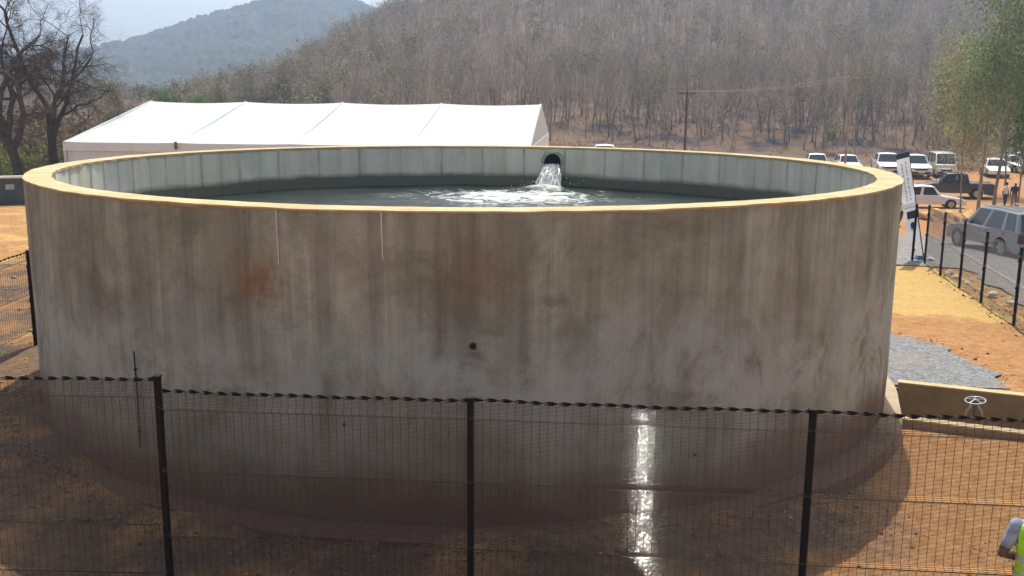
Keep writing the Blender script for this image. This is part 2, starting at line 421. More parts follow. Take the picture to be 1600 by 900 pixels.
# ------------------------------------------------------------------ tank
def mat_wall():
    nb = NB('stained_concrete')
    uv = nb.n('ShaderNodeUVMap'); uv.uv_map = 'UVMap'
    def mp(sc, off=(0, 0, 0)):
        m = nb.n('ShaderNodeMapping'); m.inputs['Scale'].default_value = sc; m.inputs['Location'].default_value = off
        nb.l(uv.outputs[0], m.inputs[0]); return m.outputs[0]
    streak = nb.noise(mp((1.5, .10, 1)), 1.0, 6, .62, .6)
    streak2 = nb.noise(mp((5.5, .16, 1), (3, 1, 0)), 1.0, 4, .6)
    cloud = nb.noise(mp((.55, .6, 1), (7, 2, 0)), 1.0, 6, .6, .8)
    fine = nb.noise(mp((9, 7, 1)), 1.0, 6, .7); grain = nb.noise(mp((60, 60, 1)), 1.0, 3)
    c = nb.ramp(streak, [(.28, (.190, .165, .112)), (.44, (.290, .262, .188)), (.58, (.370, .342, .254)), (.75, (.47, .44, .338))])
    c = mixv(nb, .42, c, nb.ramp(streak2, [(.36, .55), (.48, .95), (.62, 1.28)]), 'MULTIPLY')
    run = nb.noise(mp((11, .22, 1), (5, 3, 0)), 1.0, 5, .7)
    c = mixv(nb, .5, c, nb.ramp(run, [(.33, .45), (.40, .95), (.60, 1.0), (.66, 1.28)]), 'MULTIPLY')
    c = mixv(nb, nb.ramp(cloud, [(.50, 0.), (.68, .5)]), c, (.30, .222, .148))
    c = mixv(nb, nb.ramp(nb.noise(mp((.8, .9, 1), (1, 9, 0)), 1.0, 6, .65, .5), [(.50, 0.), (.68, .65)]), c, (.165, .148, .096))
    c = mixv(nb, .8, c, nb.ramp(nb.noise(mp((2.2, 2.0, 1), (8, 8, 0)), 1.0, 8, .72, .4), [(.3, .72), (.5, 1.0), (.7, 1.2)]), 'MULTIPLY')
    sx = nb.n('ShaderNodeSeparateXYZ'); nb.l(uv.outputs[0], sx.inputs[0]); U_, V_ = sx.outputs[0], sx.outputs[1]
    def blob(a, z, ra, rz, lo, hi, rough=.9):
        dx = nb.math('DIVIDE', nb.math('SUBTRACT', U_, a * math.pi / 180 * TR), ra); dz = nb.math('DIVIDE', nb.math('SUBTRACT', V_, z), rz)
        d = nb.math('SQRT', nb.math('ADD', nb.math('MULTIPLY', dx, dx), nb.math('MULTIPLY', dz, dz)))
        v = nb.math('ADD', nb.math('SUBTRACT', 1.0, d), nb.math('MULTIPLY', nb.math('SUBTRACT', fine, .5), rough * 1.6))
        return nb.ramp(v, [(lo, 0.), (hi, 1.)])
    # pale washed plaster low on the wall
    pale = nb.math('ADD', V_, nb.math('MULTIPLY', nb.math('SUBTRACT', nb.noise(mp((.7, .5, 1), (0, 5, 0)), 1.0, 7, .7, .8), .5), 3.0))
    pm = nb.math('MULTIPLY', nb.ramp(nb.math('DIVIDE', pale, 4), [(.20, 0.), (.40, 1.), (.48, 1.), (.66, 0.)]), nb.ramp(nb.noise(mp((1.1, 1.0, 1), (2, 3, 0)), 1.0, 8, .72, .6), [(.42, 0.), (.50, .6), (.62, .95)]))
    c = mixv(nb, pm, c, (.47, .445, .372))
    pit = nb.n('ShaderNodeTexVoronoi'); pit.inputs['Scale'].default_value = 9.0; nb.l(mp((1, 1, 1)), pit.inputs['Vector'])
    pitm = nb.math('MULTIPLY', nb.ramp(pit.outputs['Distance'], [(.05, 1.), (.10, 0.)]), nb.ramp(nb.noise(mp((1.3, 1.3, 1), (6, 1, 0)), 1.0, 4), [(.5, 0.), (.62, .7)]))
    c = mixv(nb, pitm, c, (.10, .085, .06))
    crk = nb.n('ShaderNodeTexVoronoi', feature='DISTANCE_TO_EDGE'); crk.inputs['Scale'].default_value = .55
    wv_ = nb.n('ShaderNodeMixRGB'); wv_.inputs[0].default_value = .12; nb.l(mp((1, 1, 1)), wv_.inputs[1]); tn = nb.n('ShaderNodeTexNoise'); tn.inputs['Scale'].default_value = 2.0; tn.inputs['Detail'].default_value = 6; nb.l(mp((1, 1, 1)), tn.inputs['Vector']); nb.l(tn.outputs['Color'], wv_.inputs[2]); nb.l(wv_.outputs[0], crk.inputs['Vector'])
    crm = nb.math('MULTIPLY', nb.ramp(crk.outputs['Distance'], [(.0, 1.), (.006, 0.)]), nb.ramp(nb.noise(mp((.4, .4, 1), (3, 8, 0)), 1.0, 3), [(.5, 0.), (.6, .6)]))
        # rust
    c = mixv(nb, nb.math('MULTIPLY', blob(-17.3, 2.98, 1.0, .75, .35, 1.25), .42), c, (.27, .13, .045))
    c = mixv(nb, nb.math('MULTIPLY', blob(-16.6, 2.92, .42, .33, .2, 1.0, 1.5), .62), c, (.25, .095, .02))
    c = mixv(nb, nb.math('MULTIPLY', blob(3.2, 3.05, .75, .7, .2, .9, 1.3), .5), c, (.24, .125, .085))
    c = mixv(nb, nb.math('MULTIPLY', blob(9.5, 2.8, .38, .13, .3, .9, 1.4), .45), c, (.16, .09, .075))
    c = mixv(nb, nb.math('MULTIPLY', blob(-8.5, 3.2, .9, .6, .3, 1.2), .45), c, (.23, .155, .125))
    # soil splashed against the foot of the wall
    foot = nb.math('ADD', V_, nb.math('MULTIPLY', nb.math('SUBTRACT', nb.noise(mp((.35, 1, 1)), 1.0, 5, .6), .5), 1.0))
    c = mixv(nb, nb.ramp(foot, [(.40, .95), (.8, .5), (1.2, 0.)]), c, (.17, .090, .048))
    c = mixv(nb, .5, c, nb.ramp(grain, [(.3, .68), (.7, 1.25)]), 'MULTIPLY')
    c = mixv(nb, 1.0, c, (.94, .985, 1.05), 'MULTIPLY')
    nb.col(c).set(.9, spec=.2); nb.bump(nb.math('ADD', nb.math('MULTIPLY', fine, .8), nb.math('MULTIPLY', grain, .25)), .012, .7)
    return nb.m
def mat_inner():
    nb = NB('inner_concrete')
    uv = nb.n('ShaderNodeUVMap'); uv.uv_map = 'UVMap'
    def mp(sc, off=(0, 0, 0)):
        m = nb.n('ShaderNodeMapping'); m.inputs['Scale'].default_value = sc; m.inputs['Location'].default_value = off
        nb.l(uv.outputs[0], m.inputs[0]); return m.outputs[0]
    sx = nb.n('ShaderNodeSeparateXYZ'); nb.l(uv.outputs[0], sx.inputs[0]); V_ = sx.outputs[1]
    st = nb.noise(mp((3.2, .25, 1)), 1.0, 5, .6); cl = nb.noise(mp((1.1, .9, 1)), 1.0, 5, .6)
    c = nb.ramp(st, [(.3, (.55, .51, .40)), (.5, (.67, .63, .505)), (.72, (.76, .72, .59))])
    c = mixv(nb, nb.ramp(cl, [(.48, 0.), (.68, .5)]), c, (.44, .455, .36))
    # formwork joints: dark stain at every panel edge
    ufr = nb.math('ABSOLUTE', nb.math('SUBTRACT', nb.math('FRACT', nb.math('DIVIDE', sx.outputs[0], JW)), .5))
    jm = nb.math('MULTIPLY', nb.ramp(nb.math('ADD', ufr, nb.math('MULTIPLY', nb.math('SUBTRACT', nb.noise(mp((14, 2.2, 1)), 1.0, 4), .5), .07)), [(.452, 0.), (.49, 1.)]), nb.ramp(nb.noise(mp((.9, 1.6, 1), (4, 4, 0)), 1.0, 3), [(.35, .25), (.65, .95)]))
    c = mixv(nb, nb.math('MULTIPLY', jm, .8), c, (.23, .235, .185))
    wet = nb.math('ADD', V_, nb.math('MULTIPLY', nb.math('SUBTRACT', nb.noise(mp((.45, 1.2, 1), (2, 0, 0)), 1.0, 5, .65), .5), .30))
    wm = nb.ramp(nb.math('SUBTRACT', wet, WATER + .27 - .5), [(.44, 1.), (.56, 0.)])
    c = mixv(nb, wm, c, (.14, .14, .098))
    nb.col(c).set(.85, spec=.3); nb.l(nb.ramp(wm, [(0, .88), (1, .35)]), nb.b.inputs['Roughness'])
    nb.bump(cl, .01, .5); return nb.m
def mat_rim():
    nb = NB('rim_plaster'); co = nb.coord('Object')
    n1 = nb.noise(co, 2.2, 6, .65); n2 = nb.noise(co, 30, 4)
    c = nb.ramp(n1, [(.28, (.38, .28, .145)), (.5, (.48, .375, .21)), (.72, (.56, .46, .29))])
    c = mixv(nb, .4, c, nb.ramp(n2, [(.3, .75), (.7, 1.15)]), 'MULTIPLY')
    nb.col(c).set(.9, spec=.2); nb.bump(n2, .015, .7); return nb.m
WATER = 2.83; TRI = TR - .35; NJ = 42; JW = 2 * math.pi * TRI / NJ
M_WALL, M_INNER, M_RIM = mat_wall(), mat_inner(), mat_rim()

def ring_wall(name, prof, mat, parent, na=360, jit=0.0, radmod=None):
    """prof: list of (r, z) revolved about the tank axis; angle 0 faces the camera"""
    V = []; Fs = []; UVs = []
    rs = random.Random(4)
    m = len(prof)
    for k in range(na):
        a = 2 * math.pi * k / na
        for j, (r, z) in enumerate(prof):
            rr = r + (radmod(a, j) if radmod else 0)
            zz = z + (jit * (math.sin(a * 13 + 1) + .7 * math.sin(a * 37) + .6 * math.sin(a * 71 + 2)) if jit and j in (1, 2) else 0)
            V.append((rr * math.sin(a), -rr * math.cos(a), zz))
    for k in range(na):
        k2 = (k + 1) % na
        for j in range(m - 1): Fs.append((k * m + j, k2 * m + j, k2 * m + j + 1, k * m + j + 1))
    me = bpy.data.meshes.new(name); me.from_pydata(V, [], Fs); me.materials.append(mat)
    uvl = me.uv_layers.new(name='UVMap')
    for pi_, p in enumerate(me.polygons):
        k = pi_ // (m - 1)
        for li in p.loop_indices:
            vi = me.loops[li].vertex_index; kk, j = divmod(vi, m)
            if kk == 0 and k == na - 1: kk = na
            a = 2 * math.pi * kk / na
            if a > math.pi or (k >= na // 2): a -= 2 * math.pi
            uvl.data[li].uv = (a * prof[0][0], prof[j][1])
    me.polygons.foreach_set('use_smooth', [True] * len(me.polygons)); me.set_sharp_from_angle(angle=R_(30)); me.update()
    return link(name, me, parent)
tank = empty('water_tank', (TCX, TCY, 0), 0, 'large round open concrete water tank with stained grey-brown wall', 'water tank')
def rm(a, j): return .012 * math.sin(a * 5 + 1) + .006 * math.sin(a * 17) + .004 * math.sin(a * 43 + j)
ring_wall('outer_wall', [(TR - .02, .2), (TR - .005, .9), (TR - .01, 1.8), (TR - .005, 2.7), (TR - .012, RIMZ - .02)], M_WALL, tank, radmod=rm)
def jm(a, j):
    t = (a / (2 * math.pi) * NJ + .5) % 1.0
    return .016 if min(t, 1 - t) < .03 else 0
ring_wall('inner_wall', [(TRI, RIMZ - .05), (TRI, WATER + .4), (TRI, 1.6)], M_INNER, tank, na=NJ * 36, radmod=jm)
def rm2(a, j): return (.005 * math.sin(a * 23) + .004 * math.sin(a * 57 + 1) + .004 * math.sin(a * 101 + j)) * (1 if j in (1, 2) else 1)
ring_wall('rim', [(TR - .03, RIMZ - .05), (TR + .010, RIMZ - .018), (TR + .008, RIMZ - .002), (TR - .05, RIMZ + .004), (TRI + .04, RIMZ + .006), (TRI - .012, RIMZ - .006), (TRI - .012, RIMZ - .05), (TRI + .02, RIMZ - .06)], M_RIM, tank, na=720, jit=.0022, radmod=rm2)
def mat_foot():
    nb = NB('footing_plaster'); co = nb.coord('Object'); uv = nb.n('ShaderNodeUVMap'); uv.uv_map = 'UVMap'; sx = nb.n('ShaderNodeSeparateXYZ'); nb.l(uv.outputs[0], sx.inputs[0])
    n1 = nb.noise(co, 1.3, 6, .65); n2 = nb.noise(co, 14, 4)
    c = nb.ramp(n1, [(.3, (.34, .26, .18)), (.7, (.50, .40, .28))])
    soil = nb.ramp(n2, [(.3, (.10, .055, .034)), (.7, (.20, .115, .075))])
    m = nb.math('ADD', nb.math('SUBTRACT', 1.0, nb.math('DIVIDE', nb.math('ABSOLUTE', nb.math('ADD', sx.outputs[0], -.2)), 9.6)), nb.math('MULTIPLY', nb.math('SUBTRACT', n1, .5), .5))
    c = mixv(nb, nb.ramp(m, [(.18, 0.), (.34, .95)]), c, soil)
    nb.col(c).set(.95, spec=.15); nb.bump(n2, .03, .7); return nb.m
M_FOOT = mat_foot()
def rf(a, j): return .04 * math.sin(a * 7 + 2) + .02 * math.sin(a * 19) if j > 0 else 0
ring_wall('footing', [(TR - .1, .30), (TR + .24, .29), (TR + .29, .26), (TR + .31, -.2)], M_FOOT, tank, na=240, radmod=lambda a, j: rf(a, j) * (1 if j else 0))
# marks on the wall
def on_wall(a, z, off=0.0):
    a = R_(a); return Vector(((TR + off) * math.sin(a), -(TR + off) * math.cos(a), z))
M_DARK = simple('black_hole', (.012, .011, .01), .9); M_LIME = simple('lime_drip', (.62, .58, .52), .9)
for a, z, r in ((2.58, 2.33, .030), (-9.0, 1.43, .014), (24.0, .92, .015)):
    mb = MB(); c = on_wall(a, z, -.01); nrm = Vector((math.sin(R_(a)), -math.cos(R_(a)), 0))
    mb.tube([c, c + nrm * .03], r, 10); o = mb.build('tie_hole', M_DARK, tank)
    mb = MB(); mb.lathe([(r, 0), (r * 1.5, 0), (r * 1.45, .006), (r, .006)], 14, close=True)
    me = mb.mesh('hole_collar', M_FOOT); q = nrm.to_track_quat('Z', 'Y').to_matrix().to_4x4(); me.transform(Matrix.Translation(c + nrm * .012) @ q); link('hole_collar', me, o)
rs = random.Random(8)
for a, z0, z1 in ((-14.75, 3.725, 3.15), (-5.25, 3.725, 3.24)):
    mb = MB(); P = []
    for k in range(12):
        t = k / 11; P.append(on_wall(a + rs.uniform(-.03, .03) + .08 * t, lerp(z0, z1, t), .006))
    mb.tube(P, [lerp(.009, .005, k / 11) for k in range(12)], 6); mb.build('lime_drip', M_LIME, tank)
# water
def mat_water():
    nb = NB('water'); co = nb.coord('Object')
    at_ = nb.n('ShaderNodeVertexColor', layer_name='tint'); s_ = nb.n('ShaderNodeSeparateColor'); nb.l(at_.outputs[0], s_.inputs[0])
    mpp = nb.n('ShaderNodeMapping'); mpp.inputs['Scale'].default_value = (1.3, 2.0, 1); tc = nb.n('ShaderNodeTexCoord'); nb.l(tc.outputs['Object'], mpp.inputs[0])
    n1 = nb.noise(mpp.outputs[0], 2.4, 6, .62, 1.0); n2 = nb.noise(co, 1.6, 4); n3 = nb.noise(co, 9, 4)
    f = nb.math('ADD', s_.outputs[0], nb.math('MULTIPLY', nb.math('SUBTRACT', n1, .5), 2.1))
    fm = nb.ramp(f, [(.38, 0.), (.78, 1.)])
    deep = nb.ramp(n2, [(.3, (.016, .026, .022)), (.7, (.03, .044, .036))])
    nb.col(mixv(nb, fm, deep, (.52, .555, .54))).set(.08, spec=.5, IOR=1.33)
    nb.l(nb.ramp(fm, [(0, .07), (1, .7)]), nb.b.inputs['Roughness'])
    nb.bump(nb.math('ADD', n1, nb.math('MULTIPLY', n3, .35)), .05, .55); return nb.m
PIPE_A = math.degrees(math.atan2(*(lambda p: (p.x - TCX, -(p.y - TCY)))(atd(863, 250, 23.1))))
pd = Vector((math.sin(R_(PIPE_A)), -math.cos(R_(PIPE_A)), 0))     # outward direction at the pipe
PIPE_Z = atd(863, 253, 23.2).z; POUT = pd * (TRI - .02)
nr, na = 70, 200; V = []; Cc = []
for i_ in range(nr):
    r = TRI * ((i_ + .5) / (nr - .5)) if i_ < nr - 1 else TRI + .03
    for k in range(na):
        a = 2 * math.pi * k / na; x, y = r * math.sin(a), -r * math.cos(a)
        rel = Vector((x, y, 0)) - pd * (TRI - .6)
        side = rel.dot(Vector((pd.y, -pd.x, 0))); dep = -rel.dot(pd)
        e = math.hypot((side + .25) / 3.1, (dep - 2.0) / 2.8); core = math.hypot(side / .55, dep / .55)
        foam = max(0, 1.0 - e) * .88 + max(0, 1 - core) * .7
        z = .10 * math.exp(-core * core * 1.2) + .014 * float(wob(x, y, 2.2)) * (.4 + 1.6 * max(0, 1.3 - e)) + .02 * float(wob(x + 5, y, 6)) * max(0, 1 - e)
        V.append((x, y, WATER + z)); Cc.append((min(1, foam), 0, 0))
Fs = []
i = np.arange(nr * na).reshape(nr, na)
j = np.roll(i, -1, axis=1)
Fq = np.stack([i[:-1], i[1:], j[1:], j[:-1]], -1).reshape(-1, 4)[:, ::-1]
V.append((0, 0, WATER)); Cc.append((0, 0, 0))
me = np_mesh('water', np.array(V), Fq, mat_water(), np.array(Cc)); me.polygons.foreach_set('use_smooth', [True] * len(me.polygons))
wt = link('water', me); wt.location = (TCX, TCY, 0)
tag(wt, 'dark green water in the tank, foaming white below the inlet', 'water', kind='structure')
# inlet pipe and its surround
M_PIPE = simple('dark_pipe', (.02, .022, .024), .6); M_GROUT = simple('grey_grout', (.36, .35, .28), .95, var=.3, scale=9)
pipe = empty('inlet_pipe', (TCX, TCY, 0), 0, 'black round inlet pipe through the far tank wall pouring water', 'pipe')
q = pd.to_track_quat('Z', 'Y').to_matrix().to_4x4()
mb = MB(); mb.lathe([(.205, 0), (.205, .55), (.185, .55), (.185, .02), (.205, 0)][:4] + [(.185, 0)], 28, close=True)
me = mb.mesh('pipe_wall', M_PIPE, 30); me.transform(Matrix.Translation(pd * (TRI - .03) + Vector((0, 0, PIPE_Z))) @ q); link('pipe_wall', me, pipe)
mb = MB(); mb.lathe([(0, .0), (.186, 0)], 28); me = mb.mesh('pipe_dark', M_DARK); me.transform(Matrix.Translation(pd * (TRI - .012) + Vector((0, 0, PIPE_Z))) @ q); link('pipe_bore', me, pipe)
mb = MB(); rs = random.Random(2); prof = []
V = []; Fs = []; n = 30
for k in range(n):
    a = 2 * math.pi * k / n; ro = .265 + .03 * math.sin(a * 3) + rs.uniform(-.02, .02)
    V += [(.2 * math.cos(a), .2 * math.sin(a), -.035), (ro * math.cos(a), ro * math.sin(a), -.012), (ro * 1.03 * math.cos(a), ro * 1.03 * math.sin(a), .02)]
for k in range(n):
    k2 = (k + 1) % n
    for j_ in range(2): Fs.append((k * 3 + j_, k * 3 + j_ + 1, k2 * 3 + j_ + 1, k2 * 3 + j_))
mb.add(V, Fs); me = mb.mesh('grout_collar', M_GROUT); me.transform(Matrix.Translation(pd * TRI + Vector((0, 0, PIPE_Z))) @ q); link('grout_collar', me, pipe)
# falling water: many lumpy strands and drops
nb = NB('falling_water'); co = nb.coord('Object'); f = nb.noise(co, 16, 5, .7)
nb.col(nb.ramp(f, [(.30, (.45, .46, .40)), (.45, (.80, .80, .74)), (.6, (.93, .93, .92))])).set(.3, spec=.5); nb.bump(nb.noise(co, 30, 4), .03, .8)
M_FALL = nb.m
side = Vector((pd.y, -pd.x, 0)); rs = random.Random(12)
mb = MB()
for k in range(95):
    s0 = rs.uniform(-1, 1); zz = rs.uniform(-.16, -.04); wdt = math.sqrt(max(0, 1 - (zz / .19) ** 2)) * .15
    v0 = rs.uniform(1.2, 2.1); P = []; Rr = []; dv = s0 * rs.uniform(.05, .22); ph = rs.uniform(0, 6)
    for i_ in range(15):
        t = i_ / 14; tt = t * math.sqrt(2 * (PIPE_Z + zz - WATER + .04) / 9.8)
        p = POUT + side * (s0 * wdt + dv * t + .02 * math.sin(t * 11 + ph)) - pd * (v0 * tt + .03 * math.sin(t * 9 + ph)) + Vector((0, 0, PIPE_Z + zz - 4.9 * tt * tt))
        P.append(p); Rr.append((.016 + .014 * math.sin(t * 13 + ph) * t + .008 * t) * rs.uniform(.7, 1.25))
    mb.tube(P, [max(.004, r) for r in Rr], 6)
for k in range(90):
    a = rs.uniform(0, 6.28); d = abs(rs.gauss(0, .35)); c = pd * (TRI - .6) + side * d * math.cos(a) * 1.5 + pd * d * math.sin(a) * .6 * -1 + Vector((0, 0, WATER + .05 + rs.random() ** 2 * .34))
    if c.xy.length < TRI - .05: mb.ball(c, rs.uniform(.005, .014), 5, 4)
for k in range(60):
    s0 = rs.uniform(-.22, .22); mb.ball(POUT + side * s0 - pd * rs.uniform(.15, .5) + Vector((0, 0, rs.uniform(WATER + .1, PIPE_Z - .1))), rs.uniform(.006, .016), 5, 4)
o = mb.build('water_jet', M_FALL, None, smooth=180); o.location = (TCX, TCY, 0)
tag(o, 'white gush of water falling from the inlet pipe into the tank', 'water', kind='stuff')

# ------------------------------------------------------------------ mesh fences
M_STEEL = simple('black_paint', (.009, .007, .0055), .6, var=.3, scale=20, spec=.15)
M_WIRE = simple('black_wire', (.024, .0165, .011), .06, var=.1, scale=3, spec=.75)
FOLDS = (.19, .70, 1.37, 1.995)
def prof_off(z, top):
    for f in FOLDS:
        ff = f + top - 2.15
        d = abs(z - ff)
        if d < .034: return .045 * (1 - d / .034)
    return 0.0
def mesh_panel(name, A, B, z0, z1, parent, nrm_side=1, wr=.0025, zb0=0, zb1=0, nside=5):
    """welded mesh panel with close horizontal wires and V folds; built in world space minus parent location"""
    A = Vector(A); B = Vector(B); d = (B - A); L = d.length; d.normalize(); nrm = Vector((-d.y, d.x, 0)) * nrm_side
    V = []; Fs = []
    def addtube(P):
        n0 = len(V)
        for i_, p in enumerate(P):
            t = (P[min(i_ + 1, len(P) - 1)] - P[max(i_ - 1, 0)]).normalized()
            a = t.cross(nrm).normalized(); b = t.cross(a)
            for k in range(nside):
                an = 2 * math.pi * k / nside; V.append(p + (a * math.cos(an) + b * math.sin(an)) * wr)
        for i_ in range(len(P) - 1):
            for k in range(nside):
                k2 = (k + 1) % nside
                Fs.append((n0 + i_ * nside + k, n0 + i_ * nside + k2, n0 + (i_ + 1) * nside + k2, n0 + (i_ + 1) * nside + k))
    z = z0 + .05
    rs_ = random.Random(hash(name) % 100)
    while z < z1 - .02:
        o = nrm * (prof_off(z, z1) + .0042)
        h = 0.0
        addtube([A + o + Vector((0, 0, z + zb0 + h)), A + d * (L * .5) + o + Vector((0, 0, z + (zb0 + zb1) / 2 - .002)), B + o + Vector((0, 0, z + zb1 - h))])
        z += .0127
    nv = int(L / .0762)
    zs = [z0 + .02]
    for f in FOLDS:
        ff = f + z1 - 2.15
        zs += [ff - .034, ff, ff + .034]
    zs = sorted([q_ for q_ in zs if z0 <= q_ <= z1]) + [z1]
    for k in range(nv + 1):
        t = (k + .5) * .0762 / L
        if t > 1: continue
        base = A + d * (L * t); zo = lerp(zb0, zb1, t)
        addtube([base + nrm * prof_off(q_, z1) + Vector((0, 0, q_ + zo)) for q_ in zs])
    me = bpy.data.meshes.new(name); me.from_pydata([v - parent.location for v in V], [], Fs); me.materials.append(M_WIRE)
    me.polygons.foreach_set('use_smooth', [True] * len(me.polygons))
    o = link('mesh_panel', me, parent); o['kind'] = 'stuff'; return o
def twisted_bar(A, B, parent, w=.038, th=.007, pitch=.275, step=.0145, sag=.01):
    A = Vector(A); B = Vector(B); d = B - A; L = d.length; d.normalize(); s = Vector((-d.y, d.x, 0)).normalized(); u = d.cross(s)
    n = int(L / step); V = []; Fs = []
    for i_ in range(n + 1):
        t = i_ / n; an = 2 * math.pi * t * L / pitch; a = s * math.cos(an) + u * math.sin(an); b = d.cross(a)
        p = A + d * (L * t) - Vector((0, 0, sag * 4 * t * (1 - t))) + Vector((0, 0, .004 * math.sin(t * 19)))
        for ka, kb in ((-1, -1), (1, -1), (1, 1), (-1, 1)): V.append(p + a * ka * w / 2 + b * kb * th / 2 - parent.location)
    for i_ in range(n):
        for k in range(4): Fs.append((i_ * 4 + k, i_ * 4 + (k + 1) % 4, i_ * 4 + 4 + (k + 1) % 4, i_ * 4 + 4 + k))
    me = bpy.data.meshes.new('twisted_bar'); me.from_pydata(V, [], Fs); me.materials.append(M_STEEL); me.update()
    return link('twisted_top_bar', me, parent)
def fence_post(P, h, parent, s=.058, ang=0, drop=.0):
    mb = MB(); P = Vector(P) - parent.location; r = Matrix.Rotation(ang, 3, 'Z')
    mb.box(P + Vector((0, 0, h / 2 - drop / 2)), (s, s, h + drop), r)
    o = mb.build('post', M_STEEL, parent, bevel=.006)
    mb = MB(); mb.box(P + Vector((0, 0, h + .008)), (s + .012, s + .012, .016), r); mb.build('cap', M_STEEL, o)
    for zf in (.16, .5, .84):
        mb = MB(); mb.box(P + Vector((0, 0, h * zf)) + r @ Vector((0, s / 2 + .008, 0)), (s * .9, .016, .05), r); mb.tube([P + Vector((0, 0, h * zf)) + r @ Vector((0, -s / 2 - .012, 0)), P + Vector((0, 0, h * zf)) + r @ Vector((0, s / 2 + .02, 0))], .008, 6)
        mb.build('clamp', M_STEEL, o)
    return o
FA, FB, FC = Vector((-3.355, 8.90, 0)), Vector((-.379, 8.675, 0)), Vector((2.718, 8.40, 0))
FD = FC + (FC - FB); FE = FD + (FC - FB)
FZ = Vector((-6.36, 8.99, 0)); FY = Vector((-8.75, 9.06, 0))
fang = math.atan2(FC.y - FA.y, FC.x - FA.x)
ff = empty('mesh_fence', FB.copy(), 0, 'black welded mesh fence with twisted top bar in front of the tank', 'fence')
zt = 2.15
for P in (FA, FB, FC, FD, FE): fence_post(P, zt + (.12 if P is FA else .0), ff, ang=fang, drop=.1)
for P in (FZ, FY): fence_post(P, zt + .12, ff, ang=fang, drop=.1)
up = Vector((0, 0, 1))
mesh_panel('panel_a', FA, FB, .04, zt - .02, ff, -1); mesh_panel('panel_b', FB, FC, .04, zt - .02, ff, -1); mesh_panel('panel_c', FC, FD, .04, zt - .02, ff, -1); mesh_panel('panel_e', FD, FE, .04, zt - .02, ff, -1)
mesh_panel('panel_d', FZ, FA, .04, zt + .10, ff, -1); mesh_panel('panel_f', FY, FZ, .04, zt + .10, ff, -1)
for a, b, h in ((FA, FB, zt - .015), (FB, FC, zt - .01), (FC, FD, zt - .01), (FD, FE, zt - .01), (FZ, FA, zt + .10), (FY, FZ, zt + .10)):
    twisted_bar(a + up * h, b + up * h, ff)
# fence on the left side of the enclosure
fl = empty('mesh_fence', (-8.75, 17.4, .3), 0, 'black mesh fence on the sand left of the tank', 'fence')
LY = [17.4, 14.6, 11.8, 9.0]
for y in LY[:3]: fence_post((-8.75, y, .3), 1.80, fl, ang=math.pi / 2, drop=.15)
for a, b in zip(LY[1:], LY[:-1]):
    mesh_panel('panel_l%d' % int(a), Vector((-8.75, a, .3)), Vector((-8.75, b, .3)), .03, 1.77, fl, 1, nside=4); twisted_bar(Vector((-8.75, a, 2.085)), Vector((-8.75, b, 2.085)), fl)
# fence along the road on the right, with a gate opening next to the banner
fr = empty('mesh_fence', (11.0, 20.84, 0), 0, 'black mesh fence along the gravel road right of the tank', 'fence')
RP = [Vector((fence_x(y), y, 0)) for y in (12.1, 15.0, 17.9, 20.84, 23.35, 25.35, 27.4, 29.35)]
ra = math.atan2(RP[-1].y - RP[0].y, RP[-1].x - RP[0].x)
for p in RP: fence_post(p, 1.78, fr, ang=ra, drop=.3)
for a, b in zip(RP[:-1], RP[1:]): mesh_panel('panel_r%d' % int(a.y * 10), a, b, .04, 1.76, fr, 1, nside=4)
gp_ = empty('gate_post', (fence_x(29.35) - .22, 29.75, 0), 0, 'slim black gate post beside the white banner', 'post')
mb = MB(); mb.box((0, 0, .8), (.065, .065, 1.92), Matrix.Rotation(ra, 3, 'Z')); mb.build('post', M_STEEL, gp_, bevel=.006)
mb = MB(); mb.box((0, 0, 1.768), (.078, .078, .016), Matrix.Rotation(ra, 3, 'Z')); mb.build('cap', M_STEEL, gp_)
for z in (.35, 1.45):
    mb = MB(); mb.tube([(.05, .02, z - .05), (.05, .02, z + .05)], .016, 8); mb.build('hinge', M_STEEL, gp_)
# slim rod standing on the footing against the wall
a = -32.0; p = Vector((TCX, TCY, 0)) + on_wall(a, .80, .022)
rod = empty('steel_rod', p, 0, 'slim dark upright rod clipped to the left of the tank wall', 'rod')
mb = MB(); mb.tube([(0, 0, 0), (.004, .004, .6), (0, 0, 1.17)], .009, 8); mb.build('rod', M_STEEL, rod, smooth=40)
for z in (.2, .95):
    mb = MB(); mb.box((0, .006, z), (.03, .03, .02), Matrix.Rotation(R_(a), 3, 'Z')); mb.build('clip', M_STEEL, rod)

# ------------------------------------------------------------------ valve chamber
vc0 = Vector((5.86, 14.10, 0)); vdx = (Vector((8.40, 13.05, 0)) - vc0); vlen = 3.1; vx = vdx.normalized(); vy = Vector((-vx.y, vx.x, 0))
M_CHAM = simple('shaded_chamber_plaster', (.30, .205, .105), .92, var=.22, scale=3, bump=.02)  # plaster darkened to paint in the shade on the chamber walls
ch = empty('valve_chamber', vc0, math.atan2(vx.y, vx.x), 'open sand-coloured concrete valve chamber beside the tank', 'valve chamber')
W_, Dp, TH, ZT, ZB = 2.42, 2.05, .17, .15, -.75
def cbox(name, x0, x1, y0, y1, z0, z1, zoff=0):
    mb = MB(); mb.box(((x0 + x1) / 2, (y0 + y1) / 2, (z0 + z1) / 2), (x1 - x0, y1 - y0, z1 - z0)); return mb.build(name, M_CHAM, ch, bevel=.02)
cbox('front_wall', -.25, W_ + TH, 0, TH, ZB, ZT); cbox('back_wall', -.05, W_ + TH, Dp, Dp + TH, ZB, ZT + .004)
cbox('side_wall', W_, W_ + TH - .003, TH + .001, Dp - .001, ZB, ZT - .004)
def sunlit_top(par, x0, x1, y0, y1, z):
    mb = MB(); mb.box(((x0 + x1) / 2, (y0 + y1) / 2, z + .012), (x1 - x0 + .012, y1 - y0 + .012, .03)); mb.build('sunlit_top', M_RIM, par, bevel=.008)  # pale strips added on the wall tops to paint their sunlit colour
